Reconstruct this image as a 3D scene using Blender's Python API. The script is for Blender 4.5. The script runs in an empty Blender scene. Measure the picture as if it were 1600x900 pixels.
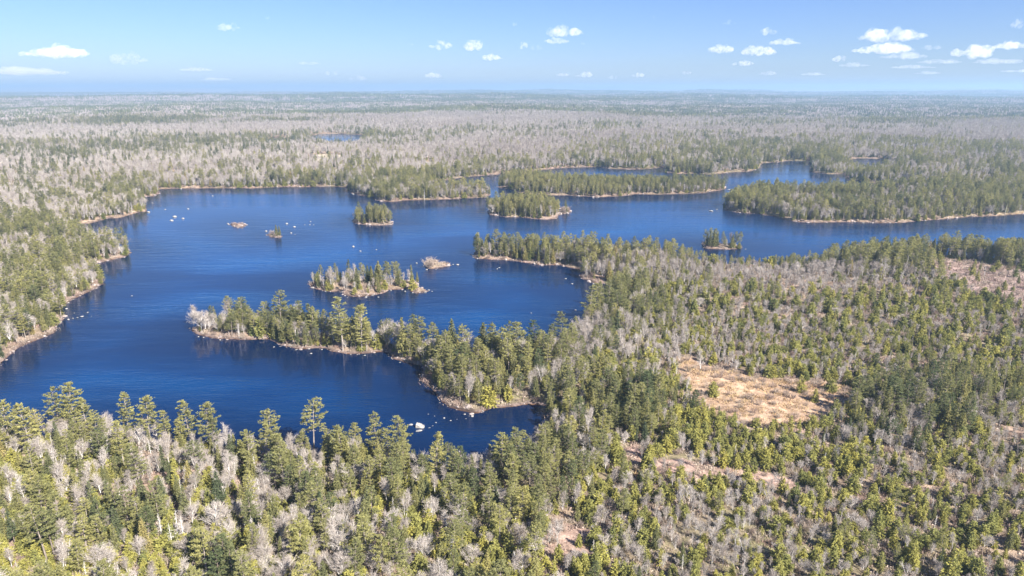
import bpy, math, random
import numpy as np
from mathutils import Vector, Matrix

R = math.radians
rng = np.random.default_rng(7)
random.seed(7)
scene = bpy.context.scene
COL = scene.collection

# ------------------------------------------------------------------ camera
CAM_H = 85.0
PITCH = R(16.3)
FPX = 1067.0                                   # focal length in px of the 1600 px photograph
cam_d = bpy.data.cameras.new("camera")
cam_d.sensor_width = 36.0
cam_d.lens = 36.0 * FPX / 1600.0
cam_d.clip_start = 1.0
cam_d.clip_end = 250000.0
cam = bpy.data.objects.new("camera", cam_d)
cam.location = (0, 0, CAM_H)
cam.rotation_euler = (math.pi / 2 - PITCH, 0, 0)
COL.objects.link(cam)
scene.camera = cam

# ------------------------------------------------------------------ sky, sun, exposure
SUN_EL = R(39)
SUN_AZ = R(136)                                # clockwise from the view direction: behind, to the right
world = bpy.data.worlds.new("World")
scene.world = world
world.use_nodes = True
wn = world.node_tree.nodes
wl = world.node_tree.links
bg = wn["Background"]
sky = wn.new("ShaderNodeTexSky")
sky.sky_type = 'NISHITA'
sky.sun_disc = False
sky.sun_elevation = SUN_EL
sky.sun_rotation = SUN_AZ
sky.altitude = 100
sky.air_density = 1.0
sky.dust_density = 0.3
sky.ozone_density = 3.0
tn = wn.new("ShaderNodeMix"); tn.data_type = 'RGBA'; tn.blend_type = 'MULTIPLY'; tn.inputs[0].default_value = 1.0
tn.inputs[7].default_value = (0.545, 0.645, 0.97, 1)
wl.new(sky.outputs[0], tn.inputs[6]); wl.new(tn.outputs[2], bg.inputs[0])
bg.inputs[1].default_value = 0.061
sun_d = bpy.data.lights.new("sun", 'SUN')
sun_d.energy = 5.0
sun_d.angle = R(0.53)
sun_d.color = (1.0, 0.95, 0.87)
sun = bpy.data.objects.new("sun", sun_d)
to_sun = Vector((math.sin(SUN_AZ) * math.cos(SUN_EL), math.cos(SUN_AZ) * math.cos(SUN_EL), math.sin(SUN_EL)))
sun.rotation_euler = to_sun.to_track_quat('Z', 'Y').to_euler()
sun.location = (200, -200, 400)
COL.objects.link(sun)
scene.view_settings.view_transform = 'Standard'
scene.view_settings.look = 'None'
scene.view_settings.gamma = 1.0
scene.view_settings.use_curve_mapping = False
scene.view_settings.exposure = 1.42
scene.render.engine = 'CYCLES'
cy = scene.cycles
cy.max_bounces = 12
cy.diffuse_bounces = 3
cy.glossy_bounces = 2
cy.transmission_bounces = 2
cy.volume_bounces = 10
cy.transparent_max_bounces = 8
cy.use_denoising = True

# ------------------------------------------------------------------ helpers
CP, SP = math.cos(PITCH), math.sin(PITCH)


def unproj(px, py, z=0.0):
    """a place of the photograph on the level z"""
    px = np.asarray(px, float); py = np.asarray(py, float)
    a = (px - 800) / FPX; b = (450 - py) / FPX
    dx = a; dy = CP + b * SP; dz = -SP + b * CP
    t = (z - CAM_H) / dz
    return dx * t, dy * t


def proj(x, y, z):
    dz = z - CAM_H
    f = y * CP - dz * SP
    u = y * SP + dz * CP
    f = np.where(f < 1, 1, f)
    return 800 + FPX * x / f, 450 - FPX * u / f, f


def hash2(ix, iy, seed):
    h = (ix.astype(np.int64) * 374761393 + iy.astype(np.int64) * 668265263 + seed * 1442695041) & 0xFFFFFFFF
    h = ((h ^ (h >> 13)) * 1274126177) & 0xFFFFFFFF
    return ((h ^ (h >> 16)) & 0xFFFFFF) / float(0xFFFFFF)


def vnoise(x, y, seed=0):
    x0 = np.floor(x); y0 = np.floor(y)
    fx = x - x0; fy = y - y0
    fx = fx * fx * (3 - 2 * fx); fy = fy * fy * (3 - 2 * fy)
    a = hash2(x0, y0, seed); b = hash2(x0 + 1, y0, seed)
    c = hash2(x0, y0 + 1, seed); d = hash2(x0 + 1, y0 + 1, seed)
    return (a + (b - a) * fx) * (1 - fy) + (c + (d - c) * fx) * fy


def fbm(x, y, scale, octv=4, seed=0):
    s = np.zeros_like(x, dtype=float); amp = 1.0; tot = 0
    x = x / scale; y = y / scale
    for i in range(octv):
        s += amp * vnoise(x + 17.3 * i, y - 9.1 * i, seed + i); tot += amp
        x = x * 2.03; y = y * 2.03; amp *= 0.5
    return s / tot * 2 - 1                     # about -1..1


def sstep(a, b, x):
    t = np.clip((x - a) / (b - a), 0, 1)
    return t * t * (3 - 2 * t)


def tag(o, label=None, cat=None, group=None, kind=None):
    if label: o["label"] = label
    if cat: o["category"] = cat
    if group: o["group"] = group
    if kind: o["kind"] = kind
    return o


def new_obj(name, data, parent=None, loc=None):
    o = bpy.data.objects.new(name, data)
    COL.objects.link(o)
    if parent: o.parent = parent
    if loc is not None: o.location = loc
    return o


def mesh_quads(name, V, F, mats, midx=None, smooth=False):
    """V (n,3), F (m,4) or (m,3)"""
    me = bpy.data.meshes.new(name)
    V = np.ascontiguousarray(V, np.float32); F = np.ascontiguousarray(F, np.int32)
    k = F.shape[1]
    me.vertices.add(len(V)); me.vertices.foreach_set("co", V.ravel())
    me.loops.add(F.size); me.loops.foreach_set("vertex_index", F.ravel())
    me.polygons.add(len(F))
    me.polygons.foreach_set("loop_start", np.arange(0, F.size, k, dtype=np.int32))
    me.polygons.foreach_set("loop_total", np.full(len(F), k, np.int32))
    for m in mats: me.materials.append(m)
    if midx is not None: me.polygons.foreach_set("material_index", np.asarray(midx, np.int32))
    me.polygons.foreach_set("use_smooth", np.full(len(F), smooth, bool))
    me.update(calc_edges=True)
    return me


# ------------------------------------------------------------------ materials
def mat(name):
    m = bpy.data.materials.new(name); m.use_nodes = True
    nt = m.node_tree
    for n in list(nt.nodes): nt.nodes.remove(n)
    out = nt.nodes.new("ShaderNodeOutputMaterial")
    return m, nt, out


def ramp(nt, stops, interp='LINEAR'):
    r = nt.nodes.new("ShaderNodeValToRGB"); cr = r.color_ramp; cr.interpolation = interp
    cr.elements[0].position = stops[0][0]; cr.elements[0].color = (*stops[0][1], 1)
    cr.elements[1].position = stops[-1][0]; cr.elements[1].color = (*stops[-1][1], 1)
    for p, c in stops[1:-1]:
        e = cr.elements.new(p); e.color = (*c, 1)
    return r


def foliage_mat(name, stops, translucent=0.3, noise_amt=0.35):
    m, nt, out = mat(name)
    N = nt.nodes; L = nt.links
    at = N.new("ShaderNodeAttribute"); at.attribute_type = 'INSTANCER'; at.attribute_name = "tint"
    r = ramp(nt, stops); L.new(at.outputs["Fac"], r.inputs[0])
    # small variation from clump to clump, fixed to the object
    tc = N.new("ShaderNodeTexCoord"); no = N.new("ShaderNodeTexNoise"); no.inputs["Scale"].default_value = 1.1
    no.inputs["Detail"].default_value = 2
    L.new(tc.outputs["Object"], no.inputs["Vector"])
    mr = N.new("ShaderNodeMapRange"); mr.inputs[1].default_value = 0.3; mr.inputs[2].default_value = 0.7
    mr.inputs[3].default_value = 1 - noise_amt; mr.inputs[4].default_value = 1 + noise_amt
    L.new(no.outputs[0], mr.inputs[0])
    mx = N.new("ShaderNodeMix"); mx.data_type = 'RGBA'; mx.blend_type = 'MULTIPLY'; mx.inputs[0].default_value = 1
    L.new(r.outputs[0], mx.inputs[6]); L.new(mr.outputs[0], mx.inputs[7])
    d = N.new("ShaderNodeBsdfDiffuse"); L.new(mx.outputs[2], d.inputs[0])
    if translucent > 0:
        t = N.new("ShaderNodeBsdfTranslucent"); L.new(mx.outputs[2], t.inputs[0])
        ms = N.new("ShaderNodeMixShader"); ms.inputs[0].default_value = translucent
        L.new(d.outputs[0], ms.inputs[1]); L.new(t.outputs[0], ms.inputs[2]); L.new(ms.outputs[0], out.inputs[0])
    else:
        L.new(d.outputs[0], out.inputs[0])
    return m


M_PINE = foliage_mat("pine_needles", [(0, (0.13, 0.155, 0.075)), (0.35, (0.255, 0.25, 0.105)), (0.7, (0.35, 0.33, 0.125)), (1, (0.43, 0.385, 0.14))], 0.38)
M_SPRUCE = foliage_mat("spruce_needles", [(0, (0.10, 0.12, 0.065)), (0.4, (0.215, 0.21, 0.09)), (0.75, (0.32, 0.29, 0.11)), (1, (0.39, 0.31, 0.13))], 0.25)
M_FIR = foliage_mat("young_fir_needles", [(0, (0.18, 0.20, 0.075)), (0.5, (0.31, 0.30, 0.095)), (1, (0.42, 0.38, 0.10))], 0.3)
M_TWIG = foliage_mat("bare_twigs", [(0, (0.28, 0.235, 0.20)), (0.5, (0.395, 0.342, 0.30)), (1, (0.52, 0.465, 0.415))], 0.0, 0.15)
M_SHRUB = foliage_mat("bare_shrub_twigs", [(0, (0.25, 0.17, 0.14)), (0.5, (0.36, 0.28, 0.23)), (1, (0.44, 0.37, 0.29))], 0.0, 0.2)
M_BARK = foliage_mat("conifer_bark", [(0, (0.20, 0.16, 0.13)), (1, (0.38, 0.33, 0.29))], 0.0, 0.3)
M_WHITE = foliage_mat("pale_bark", [(0, (0.45, 0.41, 0.37)), (1, (0.75, 0.71, 0.66))], 0.0, 0.25)
M_GRASS = foliage_mat("dead_grass", [(0, (0.34, 0.22, 0.12)), (1, (0.5, 0.38, 0.2))], 0.0, 0.25)
M_FARCON = foliage_mat("far_conifer", [(0, (0.10, 0.11, 0.06)), (1, (0.21, 0.21, 0.09))], 0.0, 0.3)
M_FARBARE = foliage_mat("far_bare_crown", [(0, (0.31, 0.26, 0.245)), (1, (0.47, 0.40, 0.375))], 0.0, 0.2)


def ground_mat():
    m, nt, out = mat("forest_floor")
    N = nt.nodes; L = nt.links
    at = N.new("ShaderNodeAttribute"); at.attribute_name = "zone"
    geo = N.new("ShaderNodeNewGeometry")
    prev = at.outputs["Color"]
    for sc, det, lo, hi, amt in ((0.45, 5, 0.55, 1.45, 1.0), (0.06, 4, 0.75, 1.3, 1.0), (2.2, 3, 0.7, 1.3, 0.8)):
        no = N.new("ShaderNodeTexNoise"); no.inputs["Scale"].default_value = sc; no.inputs["Detail"].default_value = det
        L.new(geo.outputs["Position"], no.inputs["Vector"])
        mr = N.new("ShaderNodeMapRange"); mr.inputs[1].default_value = 0.3; mr.inputs[2].default_value = 0.7
        mr.inputs[3].default_value = lo; mr.inputs[4].default_value = hi
        L.new(no.outputs[0], mr.inputs[0])
        mx = N.new("ShaderNodeMix"); mx.data_type = 'RGBA'; mx.blend_type = 'MULTIPLY'; mx.inputs[0].default_value = amt
        L.new(prev, mx.inputs[6]); L.new(mr.outputs[0], mx.inputs[7]); prev = mx.outputs[2]
    d = N.new("ShaderNodeBsdfDiffuse"); L.new(prev, d.inputs[0])
    nb = N.new("ShaderNodeTexNoise"); nb.inputs["Scale"].default_value = 0.8; nb.inputs["Detail"].default_value = 6
    L.new(geo.outputs["Position"], nb.inputs["Vector"])
    bp = N.new("ShaderNodeBump"); bp.inputs["Strength"].default_value = 0.6; bp.inputs["Distance"].default_value = 0.4
    L.new(nb.outputs[0], bp.inputs["Height"]); L.new(bp.outputs[0], d.inputs["Normal"])
    L.new(d.outputs[0], out.inputs[0])
    return m


def water_mat():
    m, nt, out = mat("lake_water")
    N = nt.nodes; L = nt.links
    geo = N.new("ShaderNodeNewGeometry")
    mp = N.new("ShaderNodeMapping"); mp.inputs["Scale"].default_value = (0.28, 1.0, 1.0); mp.inputs["Rotation"].default_value = (0, 0, 0.06)
    L.new(geo.outputs["Position"], mp.inputs[0])
    b = N.new("ShaderNodeBsdfPrincipled")
    # wind: ruffled and smoother bands
    nw = N.new("ShaderNodeTexNoise"); nw.inputs["Scale"].default_value = 0.015; nw.inputs["Detail"].default_value = 5; nw.inputs["Roughness"].default_value = 0.62
    L.new(mp.outputs[0], nw.inputs["Vector"])
    wr = N.new("ShaderNodeMapRange"); wr.inputs[1].default_value = 0.42; wr.inputs[2].default_value = 0.56; wr.inputs[3].default_value = 0.2; wr.inputs[4].default_value = 1.0
    L.new(nw.outputs[0], wr.inputs[0])
    n1 = N.new("ShaderNodeTexNoise"); n1.inputs["Scale"].default_value = 0.9; n1.inputs["Detail"].default_value = 3
    n2 = N.new("ShaderNodeTexNoise"); n2.inputs["Scale"].default_value = 0.22; n2.inputs["Detail"].default_value = 3
    L.new(mp.outputs[0], n1.inputs["Vector"]); L.new(mp.outputs[0], n2.inputs["Vector"])
    ad = N.new("ShaderNodeMath"); ad.operation = 'MULTIPLY_ADD'; ad.inputs[1].default_value = 2.0
    L.new(n2.outputs[0], ad.inputs[0]); L.new(n1.outputs[0], ad.inputs[2])
    bp = N.new("ShaderNodeBump"); bp.inputs["Distance"].default_value = 0.15
    L.new(wr.outputs[0], bp.inputs["Strength"]); L.new(ad.outputs[0], bp.inputs["Height"])
    rp = ramp(nt, [(0.40, (0.0003, 0.019, 0.082)), (0.49, (0.0008, 0.038, 0.140)), (0.62, (0.002, 0.060, 0.195))])  # sky sheen of the ruffled bands painted in as lighter blue
    L.new(nw.outputs[0], rp.inputs[0])
    of = N.new("ShaderNodeAttribute"); of.attribute_name = "offshore"
    mxw = N.new("ShaderNodeMix"); mxw.data_type = 'RGBA'; mxw.inputs[6].default_value = (0.001, 0.008, 0.035, 1)  # near-shore tone: weaker sky reflection put into the body colour
    L.new(of.outputs["Fac"], mxw.inputs[0]); L.new(rp.outputs[0], mxw.inputs[7]); L.new(mxw.outputs[2], b.inputs["Base Color"])
    rr_ = N.new("ShaderNodeMapRange"); rr_.inputs[1].default_value = 0.35; rr_.inputs[2].default_value = 0.65; rr_.inputs[3].default_value = 0.05; rr_.inputs[4].default_value = 0.16
    L.new(nw.outputs[0], rr_.inputs[0]); L.new(rr_.outputs[0], b.inputs["Roughness"])
    b.inputs["IOR"].default_value = 1.36
    L.new(bp.outputs[0], b.inputs["Normal"])
    L.new(b.outputs[0], out.inputs[0])
    return m


def rock_mat(name, c1, c2):
    m, nt, out = mat(name)
    N = nt.nodes; L = nt.links
    tc = N.new("ShaderNodeTexCoord")
    n1 = N.new("ShaderNodeTexNoise"); n1.inputs["Scale"].default_value = 2.5; n1.inputs["Detail"].default_value = 6
    L.new(tc.outputs["Object"], n1.inputs["Vector"])
    rp = ramp(nt, [(0.35, c1), (0.65, c2)]); L.new(n1.outputs[0], rp.inputs[0])
    geo = N.new("ShaderNodeNewGeometry"); sx = N.new("ShaderNodeSeparateXYZ"); L.new(geo.outputs["Position"], sx.inputs[0])
    wet = N.new("ShaderNodeMapRange"); wet.inputs[1].default_value = 0.02; wet.inputs[2].default_value = 0.18; wet.inputs[3].default_value = 0.35; wet.inputs[4].default_value = 1
    L.new(sx.outputs[2], wet.inputs[0])
    mx = N.new("ShaderNodeMix"); mx.data_type = 'RGBA'; mx.blend_type = 'MULTIPLY'; mx.inputs[0].default_value = 1
    L.new(rp.outputs[0], mx.inputs[6]); L.new(wet.outputs[0], mx.inputs[7])
    b = N.new("ShaderNodeBsdfPrincipled"); b.inputs["Roughness"].default_value = 0.85
    L.new(mx.outputs[2], b.inputs["Base Color"])
    bp = N.new("ShaderNodeBump"); bp.inputs["Strength"].default_value = 0.5; bp.inputs["Distance"].default_value = 0.05
    L.new(n1.outputs[0], bp.inputs["Height"]); L.new(bp.outputs[0], b.inputs["Normal"])
    L.new(b.outputs[0], out.inputs[0])
    return m


M_GROUND = ground_mat()
M_WATER = water_mat()
M_ROCK = rock_mat("pale_granite", (0.20, 0.185, 0.165), (0.44, 0.415, 0.38))
M_ROCKB = rock_mat("shore_granite", (0.22, 0.17, 0.155), (0.46, 0.39, 0.35))

# ------------------------------------------------------------------ shorelines (traced on the ground plane)
LAKE = [(0,570),(8,562),(25,544),(62,530),(86,520),(88,507),(100,500),(95,482),(110,470),(130,459),(155,447),(163,443),
 (158,432),(140,425),(136,415),(175,407),(198,401),(203,395),(200,388),(180,384),(150,376),(125,366),(107,352),
 (140,349),(170,341),(190,340),(215,332),(229,330),(228,322),(218,312),(220,308),(238,307),(250,302),(244,296),(260,295),
 (325,294),(375,294),(400,294),(440,292),(480,292),(520,291),(547,293),(543,300),(560,304),(580,309),(590,314),(612,316),(632,313),(685,312),
 (730,310),(760,308),(767,305),(762,301),(720,301),(690,297),(672,291),(661,287),(663,284),(680,283),(700,281),(725,277),(760,274),(785,272),
 (830,268),(860,264),(885,262),(930,261),(960,264),(1000,265),(1034,262),(1040,270),(1060,272),(1085,271),(1110,273),(1145,269),(1177,267),
 (1186,262),(1190,256),(1200,254),(1215,254),(1232,251),(1266,251),(1268,258),(1264,268),(1275,270),(1295,272),(1317,272),(1322,277),(1335,282),
 (1355,285),(1375,287),(1395,289),(1420,291),(1440,293),(1444,297),(1415,299),(1390,301),(1350,306),(1300,305),(1250,303),(1200,303),(1160,307),(1142,313),(1130,321),
 (1128,327),(1150,332),(1180,334),(1210,338),(1240,346),(1270,348),(1300,347),(1340,347),(1380,349),(1410,348),(1440,345),(1500,340),(1560,337),(1600,334),
 (1700,328),(2000,318),(2400,320),(2400,400),(2000,405),(1700,404),(1600,404),(1540,403),(1500,401),(1450,398),(1400,400),(1340,405),(1300,411),
 (1270,415),(1230,413),(1200,415),(1165,413),(1130,414),(1090,408),(1040,404),(1000,402),(960,400),(900,398),(850,397),(800,395),(760,393),(745,394),
 (737,399),(742,404),(770,405),(800,407),(825,411),(850,414),(875,414),(895,419),(912,422),(906,432),(910,437),(925,442),(945,444),(960,446),(972,444),(974,450),
 (962,458),(947,470),(932,487),(922,503),(905,520),(890,532),(865,545),(845,556),(800,562),(740,562),(700,560),(680,556),(655,548),(625,540),
 (600,533),(560,527),(520,522),(480,517),(440,512),(400,509),(365,508),(335,510),(312,510),(300,512),(297,518),(310,524),(335,529),(375,531),(400,530),(420,530),
 (437,540),(460,543),(475,545),(492,544),(507,544),(517,549),(540,553),(575,553),(600,550),(609,552),(612,560),(632,566),(645,568),(660,571),(664,580),(659,592),(668,603),(675,609),
 (682,620),(692,628),(705,636),(722,641),(740,646),(750,645),(770,637),(800,634),(825,632),(848,635),
 (852,650),(850,672),(845,686),(832,698),(805,712),(765,732),(720,740),(690,737),(650,724),(600,712),(540,710),(490,712),(430,706),(380,710),(330,696),
 (260,692),(200,686),(110,678),(50,688),(0,694),(-150,715),(-330,690),(-300,630),(-150,600),(-50,588)]
PONDS = [
 [(480,218),(495,223),(530,226),(560,224),(574,217),(566,211),(530,209),(505,209),(486,212)],
 [(412,222),(425,227),(445,227),(458,222),(447,215),(424,215)],
 [(1320,258),(1335,263),(1350,265),(1376,263),(1394,255),(1376,248),(1345,247),(1326,250)],
]
ISLANDS = {
 'long': [(778,292),(800,297),(812,301),(837,303),(860,305),(887,305),(930,308),(962,307),(985,305),(992,303),(1025,304),(1065,303),(1095,302),(1115,299),(1132,296),(1135,293),
          (1128,291),(1100,290),(1040,291),(1000,291),(950,290),(900,288),(870,286),(830,283),(800,281),(782,284)],
 'oval': [(762,332),(768,336),(780,337),(790,339),(810,339),(837,342),(855,343),(870,342),(874,336),(870,328),(850,325),(820,324),(790,324),(768,326)],
 'oval_tail': [(873,335),(882,334),(892,331),(893,328),(886,325),(876,326),(872,330)],
 'round': [(551,347),(560,350),(585,352),(600,352),(612,351),(613,347),(605,343),(580,341),(560,342),(552,344)],
 'tiny': [(415,367),(422,370),(437,371),(441,369),(436,366),(424,365),(416,366)],
 'reef': [(357,350),(362,354),(374,356),(383,354),(384,351),(376,349),(364,349)],
 'rocky': [(486,447),(493,451),(507,454),(520,456),(533,454),(541,452),(536,456),(537,461),(548,464),(562,465),(580,462),(594,459),(603,455),(604,452),(625,452),(640,449),(652,447),(655,443),
           (640,440),(610,438),(580,437),(545,437),(520,438),(500,440),(488,443)],
 'rocky_tail': [(641,455),(650,458),(660,457),(668,455),(660,451),(648,450)],
 'bare': [(664,418),(668,421),(680,420),(694,418),(706,415),(702,411),(690,410),(674,407),(666,408),(663,412)],
 'flat': [(1096,384),(1104,388),(1120,389),(1140,390),(1156,389),(1158,386),(1145,384),(1130,383),(1112,381),(1100,381)],
}
ISLAND_LABEL = {
 'long': "long low wooded island stretching across the far part of the lake",
 'oval': "oval wooded island of dense conifers in the middle of the lake",
 'oval_tail': "tiny brushy islet just off the oval wooded island",
 'round': "small round wooded island alone in open water",
 'tiny': "tiny islet carrying one small clump of trees",
 'reef': "low rocky reef with scrub in the western part of the lake",
 'rocky': "rocky island with pink stony shore and scattered spruces",
 'rocky_tail': "low pile of pale stones trailing off the rocky island",
 'bare': "treeless narrow islet with a pinkish bush at one end",
 'flat': "flat grassy islet with a few trees behind the near peninsula",
}


def world_poly(pts):
    a = np.array(pts, float)
    x, y = unproj(a[:, 0], a[:, 1])
    return np.stack([x, y], 1)


W_POLYS = [world_poly(LAKE)] + [world_poly(p) for p in PONDS]
I_POLYS = {k: world_poly(p) for k, p in ISLANDS.items()}


def inside(poly, x, y):
    r = np.zeros(x.shape, bool)
    n = len(poly)
    bx0, by0 = poly.min(0); bx1, by1 = poly.max(0)
    sel = np.where((x >= bx0) & (x <= bx1) & (y >= by0) & (y <= by1))[0]
    if len(sel) == 0: return r
    xs = x[sel]; ys = y[sel]; c = np.zeros(len(sel), bool)
    for i in range(n):
        x1, y1 = poly[i]; x2, y2 = poly[(i + 1) % n]
        if y1 == y2: continue
        cond = ((y1 > ys) != (y2 > ys)) & (xs < (x2 - x1) * (ys - y1) / (y2 - y1) + x1)
        c ^= cond
    r[sel] = c
    return r


def dist_edges(x, y):
    best = np.full(x.shape, 1e12)
    for poly in W_POLYS + list(I_POLYS.values()):
        n = len(poly)
        bx0, by0 = poly.min(0) - 300; bx1, by1 = poly.max(0) + 300
        sel = np.where((x >= bx0) & (x <= bx1) & (y >= by0) & (y <= by1))[0]
        if len(sel) == 0: continue
        xs = x[sel]; ys = y[sel]; bb = best[sel]
        for i in range(n):
            x1, y1 = poly[i]; x2, y2 = poly[(i + 1) % n]
            dx, dy = x2 - x1, y2 - y1
            t = ((xs - x1) * dx + (ys - y1) * dy) / (dx * dx + dy * dy + 1e-9)
            t = np.minimum(np.maximum(t, 0), 1)
            ex = xs - x1 - t * dx; ey = ys - y1 - t * dy
            bb = np.minimum(bb, ex * ex + ey * ey)
        best[sel] = bb
    return np.sqrt(best)


def shore_dist(x, y):
    """signed distance to the shore, positive on land"""
    x = np.asarray(x, float).ravel(); y = np.asarray(y, float).ravel()
    d = np.full(x.shape, 300.0)
    r = np.hypot(x, y)
    sel = np.where((r < 3000) & (y > -50))[0]
    if len(sel):
        xs = x[sel]; ys = y[sel]
        w = np.zeros(len(sel), bool)
        for p in W_POLYS: w |= inside(p, xs, ys)
        for p in I_POLYS.values(): w &= ~inside(p, xs, ys)
        dd = np.minimum(dist_edges(xs, ys), 300)
        dd = np.where(w, -dd, dd)
        # a ragged stony edge; coarser farther off
        amp = 0.9 + np.clip(r[sel] / 500, 0, 2.0)
        dd = dd + np.where(np.abs(dd) < 30, amp * fbm(xs, ys, 9.0, 4, 5), 0)
        d[sel] = dd
    return d


def height(x, y, d=None):
    x = np.asarray(x, float).ravel(); y = np.asarray(y, float).ravel()
    if d is None: d = shore_dist(x, y)
    r = np.hypot(x, y)
    dl = np.maximum(d, 0)
    near = 0.08 + 0.9 * (1 - np.exp(-dl / 2.5)) + 2.6 * (1 - np.exp(-dl / 60.0))
    rel = fbm(x, y, 45.0, 4, 11) * 1.1 * sstep(3, 40, dl)
    fade = sstep(20, 250, dl)
    a = 20 * sstep(1000, 2300, r) + 22 * sstep(3000, 9000, r) + 26 * sstep(9000, 18000, r)
    hills = (fbm(x, y, 620.0, 3, 21) * 0.8 + 0.3) * a * fade + (fbm(x, y, 5200.0, 3, 31) * 0.5) * a * 1.5
    ridge = sstep(15000, 27000, r) * (108 + 45 * fbm(x, y, 14000.0, 3, 41) + 22 * sstep(0.15, 0.75, x / np.maximum(r, 1)))
    for (r_a, r_b, hh, sc, sd) in ((3600, 5200, 16, 1500, 141), (7000, 9500, 30, 2600, 142), (11500, 14500, 48, 4200, 143)):
        ridge = ridge + sstep(r_a, r_b, r) * (1 - sstep(r_b, r_b * 1.25, r)) * hh * (0.45 + 0.9 * fbm(x, y * 0.35, sc, 3, sd))
    land = near + rel + np.maximum(hills * fade, -2.0) + ridge
    land = np.minimum(land, 150)
    under = -0.12 - np.minimum(2.5, -d * 0.25)
    return np.where(d > 0, land, under)


# ------------------------------------------------------------------ ground sheet (a fan round the camera, finer where it is seen)
def zone_poly(pts): return world_poly(pts)


Z_MARSH = zone_poly([(1058,572),(1075,566),(1095,580),(1130,590),(1170,600),(1230,606),(1290,612),(1335,619),(1362,634),(1320,648),(1280,662),(1250,680),(1200,684),(1145,676),(1100,658),(1074,632),(1062,600)])
Z_CUT = zone_poly([(1432,404),(1470,408),(1520,416),(1570,423),(1700,430),(1900,440),(1900,500),(1620,500),(1560,480),(1520,468),(1490,452),(1455,430),(1430,412)])
Z_TRACK = zone_poly([(952,782),(975,765),(990,748),(1000,738),(1010,742),(1005,757),(990,770),(972,785),(958,795)])
Z_PATCHES = [zone_poly(p) for p in (
 [(1010,735),(1060,728),(1120,738),(1190,752),(1240,765),(1235,785),(1190,778),(1120,765),(1060,755),(1015,752)],
 [(850,835),(880,828),(925,838),(935,870),(925,905),(860,905),(845,870)],
 [(1240,683),(1262,680),(1262,692),(1245,694)],
 [(1200,765),(1240,770),(1250,785),(1205,785)],
 [(1330,795),(1385,790),(1405,803),(1360,815),(1330,812)],
 [(1365,572),(1385,570),(1392,580),(1370,585)],
 [(255,755),(300,752),(310,768),(262,772)],
 [(960,715),(1000,705),(1020,715),(1005,735),(975,738)],
)]
Z_GREYBRUSH = zone_poly([(1210,435),(1290,425),(1400,430),(1460,440),(1480,455),(1440,470),(1330,470),(1240,462)])
Z_FARCLEAR = [zone_poly(p) for p in ([(476,252),(500,245),(535,246),(534,254),(500,258)], [(655,259),(680,255),(680,262),(660,263)])]

az_dense = np.arange(-50, 50.001, 0.115)
az_coarse = np.arange(54, 306.1, 6.0)
AZ = np.concatenate([az_dense, az_coarse])
deps = []
pyv = 1000.0
while pyv > 149.0:
    deps.append(PITCH + math.atan((pyv - 450) / FPX)); pyv -= 1.15
rr = [3.0, 30.0, 55.0, 75.0]
rr += [CAM_H / math.tan(d) for d in deps if CAM_H / math.tan(d) > 80]
while rr[-1] > 12000: rr.pop()
while rr[-1] < 40000: rr.append(rr[-1] * 1.035 + 80)
RR = np.array(rr)
nr, na = len(RR), len(AZ)
ga, gr = np.meshgrid(np.radians(AZ), RR)
GX = (gr * np.sin(ga)).ravel(); GY = (gr * np.cos(ga)).ravel()
GD = shore_dist(GX, GY)
GZ = height(GX, GY, GD)


def zone_color(x, y, d):
    """real colours of the ground cover"""
    n = len(x)
    c = np.empty((n, 3))
    n1 = fbm(x, y, 22.0, 3, 51)[:, None]; n2 = fbm(x, y, 160.0, 3, 61)[:, None]
    base = np.array([0.31, 0.225, 0.17]); grn = np.array([0.16, 0.15, 0.075]); tan = np.array([0.40, 0.29, 0.19])
    c[:] = base
    c = c + (grn - base) * np.clip(0.35 + n1 * 1.2, 0, 0.85)
    c = c + (tan - c) * np.clip(n2 * 1.3 - 0.1, 0, 0.8)
    # far forest canopy where single trees cannot be told apart
    r = np.hypot(x, y)[:, None]
    m1 = fbm(x, y, 1100.0, 5, 71)[:, None]; m2 = fbm(x * 0.35, y, 2600.0, 4, 81)[:, None]
    far = np.array([0.34, 0.285, 0.27]) * (1 + 0.25 * m1) + 0 * r
    dark = np.array([0.13, 0.14, 0.10])
    far = far + (dark - far) * np.clip(sstep(0.0, 0.3, m1 * 0.6 + m2 * 0.8), 0, 1) * 0.8
    c = c + (far - c) * sstep(2200, 4500, r)
    rock = (0.75 + 0.5 * fbm(x, y, 7.0, 3, 57)[:, None]) * np.array([0.215, 0.16, 0.14]) * (1 - 0.3 * sstep(300, 600, r))
    sh = np.exp(-np.maximum(d - 0.7, 0) / 1.0)[:, None]
    c = c + (rock - c) * np.clip(sh, 0, 1)
    bed = np.array([0.09, 0.05, 0.03])
    c = np.where((d < 0.15)[:, None], bed, c)

    def put(poly, col, soft=0):
        nonlocal c
        m = inside(poly, x + 1.8 * fbm(x, y, 8, 3, 91), y + 2.5 * fbm(x, y, 8, 3, 92))
        m &= d > 0.5
        k = np.clip(0.85 + 0.3 * fbm(x[m], y[m], 9.0, 3, 93), 0, 1)[:, None]
        c[m] = c[m] * (1 - k) + np.array(col) * k
    put(Z_MARSH, (0.39, 0.265, 0.175))
    put(Z_CUT, (0.35, 0.25, 0.22))
    put(Z_TRACK, (0.60, 0.36, 0.22))
    for p in Z_PATCHES: put(p, (0.34, 0.235, 0.19))
    for p in Z_FARCLEAR: put(p, (0.42, 0.36, 0.26))
    return np.clip(c, 0.01, 0.9)


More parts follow.
